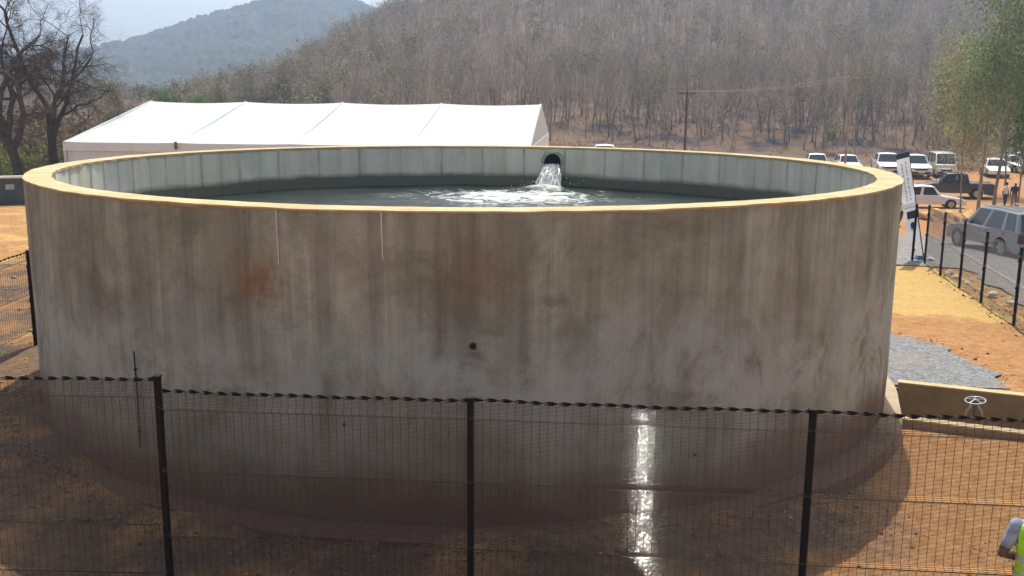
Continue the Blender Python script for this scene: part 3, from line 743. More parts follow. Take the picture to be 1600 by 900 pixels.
sunlit_top(bpy.data.objects['front_wall'], -.25, W_ + TH, 0, TH, ZT); sunlit_top(bpy.data.objects['back_wall'], -.05, W_ + TH, Dp, Dp + TH, ZT + .004); sunlit_top(bpy.data.objects['side_wall'], W_ + .006, W_ + TH - .01, TH + .02, Dp - .02, ZT - .006)
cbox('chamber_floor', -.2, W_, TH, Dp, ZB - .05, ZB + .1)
# hole in the ground is needed for the chamber: lower the ground inside it
gm = bpy.data.objects['ground'].data
bm = bmesh.new(); bm.from_mesh(gm)
inv = Matrix.Rotation(-ch.rotation_euler.z, 3, 'Z')
RZc = Matrix.Rotation(ch.rotation_euler.z, 3, 'Z')
for co_, no_ in (((0, TH / 2, 0), (0, 1, 0)), ((0, Dp + TH / 2, 0), (0, 1, 0)), ((W_ + TH / 2, 0, 0), (1, 0, 0))):
    near_ = [f_ for f_ in bm.faces if (f_.calc_center_median().xy - vc0.xy).length < 4.5]
    gm_ = list({e_ for f_ in near_ for e_ in f_.edges}) + list({v_ for f_ in near_ for v_ in f_.verts}) + near_
    bmesh.ops.bisect_plane(bm, geom=gm_, dist=1e-5, plane_co=vc0 + RZc @ Vector(co_), plane_no=RZc @ Vector(no_))
kill = [f_ for f_ in bm.faces if (lambda q_: -.35 < q_.x < W_ + TH / 2 and TH / 2 < q_.y < Dp + TH / 2)(inv @ (f_.calc_center_median() - vc0)) and math.hypot(f_.calc_center_median().x - TCX, f_.calc_center_median().y - TCY) > TR + .1]
bmesh.ops.delete(bm, geom=kill, context='FACES'); bm.to_mesh(gm); bm.free()
M_CAST = simple('cast_iron', (.10, .12, .14), .5, metal=.4, var=.25); M_GALV = simple('galvanised', (.24, .26, .27), .5, metal=.5, var=.25); M_BRASS = simple('pale_steel', (.45, .38, .28), .4, metal=.6)
wp = at(1524, 626, .28); vl = empty('gate_valve', (wp.x, wp.y, ZB + .1), ch.rotation_euler.z, 'iron gate valve with a small grey handwheel in the chamber', 'valve')
H0 = .28 - (ZB + .1)
mb = MB(); mb.tube([(-.55, 0, .25), (.6, 0, .25)], .13, 16); mb.lathe([(.16, .1), (.19, .25), (.16, .4), (.12, .45)], 16); b_ = mb.build('valve_body', M_CAST, vl, smooth=40)
for x in (-.3, .3):
    mb = MB(); mb.tube([(x - .02, 0, .25), (x + .02, 0, .25)], .2, 18); fl_ = mb.build('flange', M_CAST, vl, smooth=40)
    for k in range(8):
        an = k * math.pi / 4; mb = MB(); mb.tube([(x - .04, .165 * math.cos(an), .25 + .165 * math.sin(an)), (x + .04, .165 * math.cos(an), .25 + .165 * math.sin(an))], .014, 6); mb.build('bolt', M_GALV, fl_)
for sx_ in (-1, 1):
    mb = MB(); mb.tube([(sx_ * .12, 0, .42), (sx_ * .13, 0, H0 - .30), (sx_ * .105, 0, H0 - .17), (sx_ * .05, 0, H0 - .09), (0, 0, H0 - .06)], .019, 8); mb.build('yoke', M_BRASS, vl, smooth=50)
mb = MB(); mb.tube([(0, 0, .4), (0, 0, H0 + .05)], .017, 8); mb.lathe([(.035, H0 - .1), (.045, H0 - .06), (.03, H0 - .02)], 12); mb.build('stem', M_CAST, vl, smooth=50)
wh = empty('tmp'); bpy.data.objects.remove(wh)
mb = MB(); n = 28; tilt = Matrix.Rotation(R_(7), 3, 'X') @ Matrix.Rotation(R_(-6), 3, 'Y')
ring = [tilt @ Vector((.148 * math.cos(2 * math.pi * k / n), .148 * math.sin(2 * math.pi * k / n), 0)) + Vector((0, 0, H0)) for k in range(n + 1)]
mb.tube(ring, .013, 8, caps=False); whl = mb.build('handwheel', M_GALV, vl, smooth=60)
for k in range(5):
    an = k * 2 * math.pi / 5 + .3; mb = MB(); e = tilt @ Vector((.145 * math.cos(an), .145 * math.sin(an), 0)) + Vector((0, 0, H0)); m_ = e * .5 + Vector((0, 0, H0 * .5 + .012)); mb.tube([(0, 0, H0 + .01), m_, e], [.014, .011, .011], 6); mb.build('spoke', M_GALV, whl, smooth=50)
mb = MB(); mb.lathe([(.036, H0 - .015), (.036, H0 + .025), (.022, H0 + .035)], 12); mb.build('hub', M_GALV, whl, smooth=40)

# ------------------------------------------------------------------ tent
M_PVC = mat_leaf('white_pvc', [(.2, (.60, .635, .625)), (.8, (.65, .68, .67))]); M_PVC.node_tree.nodes['Mix Shader'].inputs[0].default_value = .25; M_PVC2 = simple('tent_wall_pvc', (.70, .71, .69), .5, var=.05, scale=.8); M_ALU = simple('tent_frame', (.55, .56, .57), .4, metal=.7)
ta, tb = at(98, 222, 2.75), at(829, 230.5, 2.75)
tx = (tb - ta); TL = tx.length; tx.normalize(); ty = Vector((-tx.y, tx.x, 0)); GZ = Tz(-10, 45)
tent = empty('marquee_tent', (ta.x, ta.y, GZ), math.atan2(tx.y, tx.x), 'long white marquee tent with a pitched roof behind the tank', 'tent')
TW, EZ, RZ = 18.2, 2.75 - GZ, 4.5 - GZ
NB_ = 4; bl = TL / NB_
for b in range(NB_):
    for sgn in (0, 1):
        mb = MB(); nx_, ny_ = 10, 10; V = []; Fs = []
        for i_ in range(nx_ + 1):
            for j_ in range(ny_ + 1):
                u_, v_ = i_ / nx_, j_ / ny_
                y = v_ * TW / 2 if sgn == 0 else TW - v_ * TW / 2
                sag = -.10 * math.sin(math.pi * u_) * (.35 + .65 * v_ * (1 - .3 * v_)) - .05 * math.sin(math.pi * v_)
                V.append((b * bl + u_ * bl, y, lerp(EZ, RZ, v_) + sag + .02))
        for i_ in range(nx_):
            for j_ in range(ny_):
                k = i_ * (ny_ + 1) + j_; q4 = (k, k + ny_ + 1, k + ny_ + 2, k + 1); Fs.append(q4 if sgn == 0 else q4[::-1])
        mb.add(V, Fs); mb.build('roof_panel', M_PVC, tent, smooth=180)
for b in range(NB_ + 1):
    x = b * bl + (.06 if b == 0 else -.06 if b == NB_ else 0)
    mb = MB()
    mb.tube([(x, .05, EZ - .02), (x, TW / 2, RZ + .015)], .055, 6); mb.tube([(x, TW - .05, EZ - .02), (x, TW / 2, RZ + .015)], .055, 6); mb.build('rafter', M_PVC if 0 < b < NB_ else M_PVC, tent)
    for y in (.05, TW - .05):
        mb = MB(); mb.box((x, y, EZ / 2), (.12, .12, EZ)); mb.build('leg', M_ALU, tent)
for y, nm in ((-.01, 1), (TW + .01, -1)):
    for b in range(NB_):
        mb = MB(); V = []; Fs = []
        for i_ in range(13):
            u_ = i_ / 12; x = b * bl + u_ * bl; w_ = .025 * math.sin(i_ * 2.1)
            V += [(x, y + w_ * .3, EZ), (x, y - nm * .02 + w_, EZ - .38)]
        for i_ in range(12): Fs.append((2 * i_, 2 * i_ + 1, 2 * i_ + 3, 2 * i_ + 2))
        mb.add(V, Fs); mb.build('valance', M_PVC2, tent)
        mb = MB(); V = []; Fs = []
        for i_ in range(25):
            u_ = i_ / 24; x = b * bl + .08 + u_ * (bl - .16); w_ = .05 * math.sin(i_ * 1.9)
            V += [(x, y + nm * .10 + w_ * .3, EZ - .05), (x, y + nm * .10 + w_, .02)]
        for i_ in range(24): Fs.append((2 * i_, 2 * i_ + 1, 2 * i_ + 3, 2 * i_ + 2))
        mb.add(V, Fs); mb.build('side_wall', M_PVC2, tent)
for x in (0.0, TL):
    mb = MB(); V = [(x, 0, EZ), (x, TW, EZ), (x, TW / 2, RZ), (x, TW / 4, (EZ + RZ) / 2), (x, TW * .75, (EZ + RZ) / 2), (x, TW / 2, EZ)]
    mb.add(V, [(0, 5, 3), (5, 2, 3), (5, 4, 2), (5, 1, 4)]); mb.build('gable', M_PVC, tent)
    for k in range(3):
        mb = MB(); y0, y1 = TW * k / 3 + .05, TW * (k + 1) / 3 - .05; mb.box((x, (y0 + y1) / 2, EZ / 2), (.03, y1 - y0, EZ - .02)); mb.build('end_wall', M_PVC2, tent)
mb = MB(); mb.box((bl * 1.0, -.09, EZ - .09), (.09, .09, .34)); mb.build('bracket', simple('rusty_bracket', (.12, .07, .05), .7), tent)
# low dark panel fence at the left edge
M_PANEL = simple('dark_sheet', (.06, .085, .085), .5, var=.25, scale=2); M_COPE = simple('white_rail', (.75, .74, .70), .6)
p0, p1 = at(-95, 326, .1), at(66, 322, .1); dv_ = (p1 - p0); n = 5; seg = dv_.length / n
pf = empty('panel_fence', (p0.x, p0.y, .08), math.atan2(dv_.y, dv_.x), 'low dark grey panel fence with a white top rail behind the sand', 'fence')
for k in range(n):
    mb = MB(); mb.box((seg * (k + .5), 0, .62), (seg - .06, .05, 1.24))
    for q_ in range(5): mb.box((seg * (k + .15 + .17 * q_), -.035, .62), (.05, .03, 1.2))
    s_ = mb.build('sheet', M_PANEL, pf); mb = MB(); mb.box((seg * (k + .5), -.06, .88), (.34, .02, .22)); mb.build('plate', simple('grey_plate', (.32, .37, .37), .6), s_)
    mb = MB(); mb.box((seg * k, 0, .66), (.07, .09, 1.32)); mb.build('post', M_PANEL, pf)
mb = MB(); mb.box((dv_.length / 2, 0, 1.295), (dv_.length, .22, .10)); mb.build('top_rail', M_COPE, pf, bevel=.02)

# ------------------------------------------------------------------ trees
M_BARK = mat_bark('grey_bark', (.18, .152, .12), (.34, .295, .245)); M_BARKD = mat_bark('dark_bark', (.055, .044, .034), (.125, .102, .082))
M_TWIG = mat_bark('twig', (.26, .222, .178), (.43, .375, .31)); M_TWIGD = mat_bark('dark_twig', (.085, .070, .055), (.165, .138, .112))
M_WOOD = mat_bark('hill_wood', (.32, .27, .21), (.53, .46, .375), True)
M_OLIVE = mat_leaf('olive_leaf', [(.25, (.09, .09, .045)), (.55, (.165, .155, .075)), (.85, (.26, .23, .12))])
M_GREEN = mat_leaf('green_leaf', [(.25, (.04, .09, .02)), (.55, (.085, .17, .04)), (.85, (.16, .26, .07))])
M_DKGREEN = mat_leaf('deep_green_leaf', [(.25, (.09, .14, .065)), (.55, (.16, .225, .10)), (.85, (.26, .32, .155))])
M_PALE = mat_leaf('pale_olive_leaf', [(.25, (.17, .165, .07)), (.55, (.29, .275, .115)), (.85, (.41, .37, .18))])
M_STRAW = mat_leaf('straw', [(.25, (.17, .125, .08)), (.55, (.27, .205, .135)), (.85, (.36, .29, .20))])
M_DRY = mat_leaf('dry_leaf', [(.25, (.075, .05, .028)), (.55, (.15, .105, .06)), (.85, (.22, .17, .10))])

class TreeGen:
    """recursive branching; big wood goes to tubes, last level to slim triangles"""
    def __init__(s, seed): s.r = np.random.RandomState(seed); s.tv = []; s.tf = []; s.cv = []; s.cf = []; s.tips = []
    def tube(s, V, Fs, P, Rr, n):
        n0 = len(V); ref = np.array([.3, .9, .1])
        for i_ in range(len(P)):
            t = P[min(i_ + 1, len(P) - 1)] - P[max(i_ - 1, 0)]; t = t / (np.linalg.norm(t) + 1e-9)
            a = np.cross(t, ref); a /= (np.linalg.norm(a) + 1e-9); b = np.cross(t, a)
            for k in range(n):
                an = 2 * math.pi * k / n; V.append(P[i_] + (a * math.cos(an) + b * math.sin(an)) * Rr[i_])
        for i_ in range(len(P) - 1):
            for k in range(n):
                k2 = (k + 1) % n; A = n0 + i_ * n + k; B = n0 + i_ * n + k2; Cc = B + n; D = A + n
                Fs.append((A, B, Cc)); Fs.append((A, Cc, D))
    def path(s, p, d, L, nseg, wob_, up_):
        P = [p]; 
        for i_ in range(nseg):
            d = d + s.r.normal(0, wob_, 3) + np.array([0, 0, up_]); d = d / np.linalg.norm(d); p = p + d * L / nseg; P.append(p)
        return P, d
    def grow(s, p, d, L, r, lev, cfg):
        c = cfg[lev]; nseg = c['seg']
        P, dend = s.path(p, d, L, nseg, c['wob'], c['up'])
        last = lev == len(cfg) - 1
        if last:
            a = s.r.normal(0, 1, 3); a = np.cross(a, d); a /= (np.linalg.norm(a) + 1e-9); n0 = len(s.cv)
            if nseg == 1:
                s.cv += [p - a * r, p + a * r, P[-1]]; s.cf.append((n0, n0 + 1, n0 + 2))
            else:
                for q_ in P[:-1]: s.cv += [q_ - a * r, q_ + a * r]
                s.cv.append(P[-1])
                for i_ in range(nseg - 1):
                    k = n0 + 2 * i_; s.cf += [(k, k + 1, k + 3), (k, k + 3, k + 2)]
                k = n0 + 2 * (nseg - 1); s.cf.append((k, k + 1, k + 2))
            s.tips.append(P[-1]); return
        r1 = r * c['taper']; Rr = [lerp(r, r1, i_ / nseg) for i_ in range(nseg + 1)]
        if lev == 0: Rr[0] *= 1.35
        if c.get('trunk'): s.tube(s.tv, s.tf, P, Rr, c['n'])
        else: s.tube(s.cv, s.cf, P, Rr, c['n'])
        nc = c['kids']; t0 = c['from']
        for k in range(nc):
            t = t0 + (1 - t0) * (k + s.r.rand()) / nc if k < nc - 1 else 1.0
            i_ = min(int(t * nseg), nseg - 1); f = t * nseg - i_; q_ = P[i_] * (1 - f) + P[i_ + 1] * f
            dl = P[i_ + 1] - P[i_]; dl = dl / np.linalg.norm(dl)
            an = s.r.uniform(*c['ang']) * (.5 if t >= 1 else 1); ax = s.r.normal(0, 1, 3); ax = ax - dl * ax.dot(dl); ax /= (np.linalg.norm(ax) + 1e-9)
            nd = dl * math.cos(an) + ax * math.sin(an)
            rr = (r + (r1 - r) * t) * s.r.uniform(*c['rr'])
            s.grow(q_, nd, L * s.r.uniform(*c['lr']) * (1 - .35 * (t - t0) if t < 1 else 1), rr, lev + 1, cfg)
    def leaves(s, n, size, spread, aspect=.5, droop=0.0, jit=None):
        tips = np.array(s.tips); idx = s.r.randint(0, len(tips), n); c = tips[idx] + s.r.normal(0, spread, (n, 3))
        u = s.r.normal(0, 1, (n, 3)); u[:, 2] -= droop; u /= np.linalg.norm(u, axis=1)[:, None]; v = np.cross(u, s.r.normal(0, 1, (n, 3))); v /= np.linalg.norm(v, axis=1)[:, None]
        sz = size * s.r.uniform(.6, 1.4, (n, 1)); a = u * sz; b = v * sz * aspect
        V = np.stack([c, c + a * .5 + b * .5, c + a, c + a * .5 - b * .5], 1).reshape(-1, 3); Fs = np.arange(4 * n).reshape(n, 4); return V, Fs
def lv(seg, wob_, up_, taper=.5, n=4, kids=4, fr=.4, ang=(.4, .9), rr=(.5, .7), lr=(.5, .8), trunk=False):
    return dict(seg=seg, wob=wob_, up=up_, taper=taper, n=n, kids=kids, ang=ang, rr=rr, lr=lr, trunk=trunk, **{'from': fr})
def add_tree(name, loc, rz, sc, meshes, label, group=None, cat='tree'):
    e = empty(name, loc, rz, label, cat, group); e.scale = (sc, sc, sc)
    for nm, me in meshes: link(nm, me, e)
    return e
def bare_proto(seed, h, rich=True):
    tg = TreeGen(seed); r = tg.r
    if rich: cfg = [lv(5, .08, .05, .62, 6, 6, .42, (.35, .85), (.45, .7), (.5, .8), True), lv(4, .17, .10, .4, 4, 6, .25, (.4, .95), (.4, .6), (.4, .65)), lv(3, .2, .08, .4, 3, 9, .1, (.35, 1.0), (.4, .6), (.4, .75)), lv(2, .2, .08)]
    else: cfg = [lv(4, .08, .05, .6, 4, 5, .42, (.35, .85), (.45, .7), (.5, .8), True), lv(3, .16, .1, .4, 3, 4, .25, (.4, .95), (.4, .6), (.45, .7)), lv(1, .2, .08, .5, 3, 8, .1, (.35, 1.0), (.6, .8), (.5, .9)), lv(1, .1, .1)]
    tg.grow(np.zeros(3) + [0, 0, -.15], np.array([r.normal(0, .06), r.normal(0, .06), 1.0]), h * .58, h * .0125, 0, cfg); return tg
rng = np.random.RandomState(77)
# candidate spots on the hill
spots = []
tries = 0
cell = {}
while len(spots) < 9500 and tries < 130000:
    tries += 1
    y = 96 + 190 * rng.rand() ** 1.1; x = rng.uniform(-1, 1) * (.66 * y + 12)
    if x < -.34 * y and y < 112: continue
    key = (int(x / 1.35), int(y / 1.35))
    if key in cell: continue
    dens = .55 + .45 * math.sin(x * .06 + 1) * math.cos(y * .05)
    if y < 106 and rng.rand() > .30: continue
    if y < 101: continue
    if rng.rand() > .5 + .5 * dens: continue
    cell[key] = 1; spots.append((x, y))
def to_px(P):
    d = Vector(P) - Vector((0, 0, CAMZ)); z = d.dot(FW); return 800 + F_PX * d.dot(RT) / z, 450 - F_PX * d.dot(UP) / z
info = []
for x, y in spots:
    z = Tz(x, y); h = rng.uniform(4.6, 7.8) * (1 if rng.rand() > .15 else .6); u, v = to_px((x, y, z)); h = h * np.interp(u, [-200, 300, 520, 700], [.6, .62, .85, 1.0])
    if v - h * .92 * F_PX / y < np.interp(u, [-300, 0, 250, 330, 420, 480, 560, 640, 700], [100, 105, 138, 114, 86, 48, 14, -14, -999]): continue
    if v < -70 or u < -260 or u > 1860: continue
    vis = -20 < u < 1620 and v > -40 and not (190 < u < 838 and v > 215 and v - h * 1500 / y > 165)
    info.append((x, y, z, h, u, v, vis))
order = sorted(range(len(info)), key=lambda k: (-info[k][3] / info[k][1] if info[k][6] else 0))
single = set(order[:290])
RICH = [bare_proto(100 + k, 8.0, True) for k in range(9)]; POOR = [bare_proto(200 + k, 8.0, False) for k in range(12)]
rich_meshes = []
for k, tg in enumerate(RICH):
    t = np_mesh('hill_tree_trunk', np.array(tg.tv), np.array(tg.tf), M_BARK); c = np_mesh('hill_tree_crown', np.array(tg.cv), np.array(tg.cf), M_TWIG); rich_meshes.append((('trunk', t), ('crown', c)))
OLM = []
for k in range(3):
    tg = bare_proto(300 + k, 8.0, False); V, Fs = tg.leaves(900, .20, .28, .55)
    OLM.append((tg, np_mesh('olive_crown', V, Fs, M_OLIVE), np_mesh('olive_trunk', np.array(tg.tv + tg.cv), np.array(tg.tf + [(a + len(tg.tv), b + len(tg.tv), c + len(tg.tv)) for a, b, c in tg.cf]), M_BARK)))
for k in single:
    x, y, z, h, u, v, vis = info[k]; sc = h / 8.0
    if (u < 560 and rng.rand() < .2) or rng.rand() < .04:
        o_ = OLM[rng.randint(3)]; add_tree('hill_tree', (x, y, z), rng.uniform(0, 6.28), sc, (('trunk', o_[2]), ('crown', o_[1])), 'thinly leaved olive tree among the bare wood on the hillside', 'thinly leaved trees on the hillside'); continue
    add_tree('hill_tree', (x, y, z), rng.uniform(0, 6.28), sc, rich_meshes[rng.randint(len(rich_meshes))], 'leafless grey-brown tree in the wood on the hillside', 'leafless trees on the hillside')
Vs, Fs_, Cs = [], [], []; off = 0
LVs, LFs, LCs = [], [], []; loff = 0
for k in range(len(info)):
    if k in single: continue
    x, y, z, h, u, v, vis = info[k]; tg = POOR[rng.randint(len(POOR))]
    if not hasattr(tg, 'arr'):
        tg.arr = (np.array(tg.tv + tg.cv), np.array(tg.tf + [(a + len(tg.tv), b + len(tg.tv), c + len(tg.tv)) for a, b, c in tg.cf]))
        wv = tg.arr[0]; 
    V0, F0 = tg.arr; a = rng.uniform(0, 6.28); sc = h / 8; ca, sa = math.cos(a) * sc, math.sin(a) * sc
    V = np.stack([V0[:, 0] * ca - V0[:, 1] * sa + x, V0[:, 0] * sa + V0[:, 1] * ca + y, V0[:, 2] * sc + z], -1)
    Vs.append(V); Fs_.append(F0 + off); off += len(V)
    tone = rng.uniform(.6, 1.35); tint = np.array([1.0, rng.uniform(.94, 1.0), rng.uniform(.86, 1.0)]) * tone
    Cs.append(np.tile(tint, (len(V), 1)))
    gq = .16 if u < 620 else .05
    if rng.rand() < gq:
        n = 260; tips = V[-n:] if len(V) > n else V
        c = V[rng.randint(len(V) // 3, len(V), n)] + rng.normal(0, .35, (n, 3)); uu = rng.normal(0, 1, (n, 3)) * .13; ww = rng.normal(0, 1, (n, 3)) * .10
        LVs.append(np.stack([c, c + uu, c + uu + ww, c + ww], 1).reshape(-1, 3)); LFs.append(np.arange(4 * n).reshape(n, 4) + loff); loff += 4 * n
        LCs.append(np.tile(np.array([1, 1, 1]) * rng.uniform(.7, 1.25), (4 * n, 1)))
me = np_mesh('hill_forest', np.concatenate(Vs), np.concatenate(Fs_), M_WOOD, np.concatenate(Cs))
tag(link('hill_forest', me), 'mass of leafless grey trees covering the upper hillside', 'forest', kind='stuff')
M_OLIVE_A = mat_leaf('olive_leaf_far', [(.25, (.12, .115, .065)), (.55, (.19, .18, .10)), (.85, (.28, .25, .15))], True)
me = np_mesh('hill_foliage', np.concatenate(LVs), np.concatenate(LFs), M_OLIVE_A, np.concatenate(LCs))
tag(link('hill_foliage', me), 'scattered olive-green foliage among the bare trees on the upper hillside', 'foliage', kind='stuff')
# dry undergrowth along the foot of the hill
n = 60000; rg = np.random.RandomState(9)
yy = 88 + 95 * rg.rand(n) ** 1.5; xx = rg.uniform(-1, 1, n) * (.62 * yy)
keep = (wob(xx, yy, .12) + rg.normal(0, .8, n)) > -.2; xx, yy = xx[keep], yy[keep]; zz = T(xx, yy); n = len(xx); h = rg.uniform(.1, .5, (n, 1))
c = np.stack([xx, yy, zz - .03], -1); wv = rg.normal(0, .045, (n, 3)); wv[:, 2] = 0; tip = c + np.concatenate([rg.normal(0, .35, (n, 2)) * h, h], 1)
V = np.stack([c - wv, c + wv, tip], 1).reshape(-1, 3)
me = np_mesh('dry_undergrowth', V, np.arange(3 * n).reshape(n, 3), M_STRAW)
tag(link('dry_undergrowth', me), 'dry brown grass and brush at the foot of the hill', 'undergrowth', kind='stuff')

# big bare trees at the left edge
def big_bare(seed, h, lean, r0, fork=.36, low=None):
    tg = TreeGen(seed)
    cfg = [lv(6, .09, .02, .72, 9, 4, .5, (.4, .95), (.55, .8), (1.15, 1.5), True), lv(8, .25, .05, .40, 7, 5, .25, (.45, 1.05), (.45, .68), (.38, .62)),
           lv(6, .30, .03, .4, 5, 7, .2, (.45, 1.1), (.45, .66), (.40, .66)), lv(5, .32, .02, .4, 4, 8, .15, (.4, 1.1), (.5, .7), (.42, .68)), lv(3, .32, .02, .45, 3, 9, .1, (.4, 1.1), (.85, 1.15), (.45, .9)), lv(3, .32, .0)]
    tg.grow(np.array([0, 0, -.2]), np.array([lean[0], lean[1], 1.0]), h * fork, r0, 0, cfg)
    if low is not None:
        tg.grow(np.array([0, 0, low[0]]), np.array(low[1]), low[2], r0 * .5, 1, cfg)
    return (('trunk', np_mesh('bare_tree_trunk', np.array(tg.tv), np.array(tg.tf), M_BARKD)), ('crown', np_mesh('bare_tree_crown', np.array(tg.cv), np.array(tg.cf), M_TWIGD)))
def put(u, y, v=280): 
    p = atd(u, v, y); return (p.x, p.y, Tz(p.x, p.y))
add_tree('bare_tree', put(88, 50), 0, 1, big_bare(108, 13.9, (.03, 0), .25, .30), 'crooked dark bare tree beside the left end of the tent')
add_tree('bare_tree', put(27, 47), 0, 1, big_bare(98, 13.4, (.03, 0), .27, .30), 'tall bare tree with a dark trunk behind the low panel fence')
add_tree('bare_tree', put(-60, 52), 0, 1, big_bare(70, 13.0, (.03, 0), .26, .30), 'bare tree at the left edge with branches reaching into view')
# trees and brush behind the tent and left edge
def leafy(seed, h, mat, nleaf, size, spread, bark=None, narrow=False, droop=0.0, aspect=.5):
    tg = TreeGen(seed)
    if narrow: cfg = [lv(9, .035, .05, .28, 7, 17, .26, (.35, .75), (.25, .42), (.15, .30), True), lv(4, .14, .10, .35, 4, 6, .15, (.4, .9), (.4, .6), (.35, .6)), lv(3, .2, .05, .4, 3, 5, .1, (.4, .9), (.4, .6), (.4, .8)), lv(2, .2, -.05)]
    else: cfg = [lv(4, .1, .04, .6, 6, 6, .35, (.4, .9), (.5, .7), (.6, .9), True), lv(4, .18, .06, .4, 4, 6, .2, (.4, 1.0), (.4, .6), (.45, .7)), lv(3, .2, .05, .4, 3, 6, .1, (.4, 1.0), (.4, .6), (.4, .8)), lv(2, .2, 0)]
    tg.grow(np.array([0, 0, -.15]), np.array([0, 0, 1.0]), h * (.92 if narrow else .42), h * (.0062 if narrow else .022), 0, cfg)
    V, Fs = tg.leaves(nleaf, size, spread, aspect, droop)
    tw = np_mesh('limbs', np.array(tg.cv), np.array(tg.cf), M_TWIG)
    return (('trunk', np_mesh('trunk', np.array(tg.tv), np.array(tg.tf), bark or M_BARK)), ('limbs', tw), ('crown', np_mesh('leaves', V, Fs, mat)))
def leafy_tree(name, loc, rz, sc, parts, label, group=None):
    e = empty(name, loc, rz, label, 'tree', group); e.scale = (sc, sc, sc)
    tr_ = link('trunk', parts[0][1], e); link('limbs', parts[1][1], e); link('crown', parts[2][1], e); return e
L1 = leafy(401, 6.5, M_OLIVE, 5200, .16, .30); L2 = leafy(402, 6, M_DRY, 3600, .15, .3); L3 = leafy(403, 6, M_GREEN, 7000, .16, .26)
leafy_tree('broadleaf_tree', put(195, 78, 240), .5, .85, L1, 'olive-brown leafy tree behind the left slope of the tent roof')
leafy_tree('broadleaf_tree', put(150, 74, 240), 2.5, .7, L2, 'dry brown tree between the crooked bare tree and tent')
leafy_tree('broadleaf_tree', put(232, 84, 240), 4.1, .75, L2, 'small dry brown tree left of the bright green tree')
leafy_tree('broadleaf_tree', put(266, 92, 240), 1.0, .95, L3, 'bright green bushy tree just above the tent ridge')
for k, (u, y, s_, m_) in enumerate(((352, 104, 1.0, L1), (395, 108, .95, L1), (318, 100, .85, L3), (440, 112, 1.05, L1), (510, 110, .9, L1))):
    leafy_tree('broadleaf_tree', put(u, y, 240), k * 1.3, s_, m_, 'muted olive tree showing over the tent ridge at the hill foot', 'olive trees over the tent ridge')
kk = 0
for u, y, s_ in ((-40, 70, .95), (10, 66, .8), (45, 72, 1.0), (70, 64, .75), (108, 68, .9), (128, 82, 1.05), (170, 90, 1.0), (25, 84, 1.1), (85, 92, 1.1), (-10, 90, 1.05), (205, 98, 1.0), (60, 100, 1.1), (140, 102, 1.1), (0, 58, .62), (52, 57, .6), (100, 57, .55), (-25, 62, .8), (20, 76, 1.0), (38, 80, 1.1), (64, 78, 1.0), (95, 76, 1.0), (118, 88, 1.0), (160, 80, .9), (12, 95, 1.2), (48, 95, 1.2), (100, 100, 1.2), (180, 100, 1.1)):
    kk += 1; add_tree('scrub_tree', put(u, y, 250), kk * 1.7, s_ * .72, rich_meshes[kk % len(rich_meshes)], 'thin brown scrub tree in the thicket behind the left bare trees', 'scrub trees behind the left bare trees')
def shrub(seed, r, h, mat, n, size):
    rs_ = np.random.RandomState(seed); tg = TreeGen(seed)
    for k in range(9):
        a = rs_.uniform(0, 6.28); tg.grow(np.array([rs_.normal(0, r * .2), rs_.normal(0, r * .2), -.05]), np.array([math.cos(a) * .6, math.sin(a) * .6, 1.0]), h * .6, .02, 0, [lv(3, .2, .05, .5, 3, 6, .2, (.3, .9), (.5, .7), (.4, .8)), lv(2, .25, .02, .5, 3, 6, .2, (.3, 1), (.5, .7), (.4, .8)), lv(2, .3, 0)])
    V, Fs = tg.leaves(n, size, .12, .6); return (('stems', np_mesh('stems', np.array(tg.cv), np.array(tg.cf), M_TWIG)), ('foliage', np_mesh('foliage', V, Fs, mat)))
SHG = shrub(501, 1, 1.6, mat_leaf('yellow_green_leaf', [(.25, (.09, .10, .025)), (.55, (.19, .20, .06)), (.85, (.30, .29, .10))]), 2600, .13); SHD = shrub(502, 1, 1.8, M_DRY, 2200, .13); SHO = shrub(503, 1, 1.8, M_OLIVE, 2400, .13)
for k, (u, y, s_) in enumerate(((-8, 50, 1.0), (12, 52, 1.1), (48, 52, .95), (62, 54, 1.15), (-30, 53, 1.2), (96, 54, 1.0), (36, 56, 1.2))):
    add_tree('shrub', put(u, y), k * 2.1, s_, SHG if k % 7 != 5 else SHO, 'yellow-green shrub low between the left bare tree trunks', 'yellow-green shrubs under the left bare trees', 'shrub')
for k, (u, y, s_) in enumerate(((-5, 60, 1.9), (18, 62, 2.0), (44, 63, 2.0), (66, 66, 2.0), (90, 66, 2.0), (125, 64, 1.8), (2, 54, 1.5), (30, 58, 1.7), (58, 58, 1.6), (112, 56, 1.4), (-20, 56, 1.7), (76, 60, 1.8))):
    add_tree('shrub', put(u, y), k * 1.1, s_, SHD, 'dry brown shrub in the thicket behind the left trunks', 'dry shrubs behind the left trunks', 'shrub')
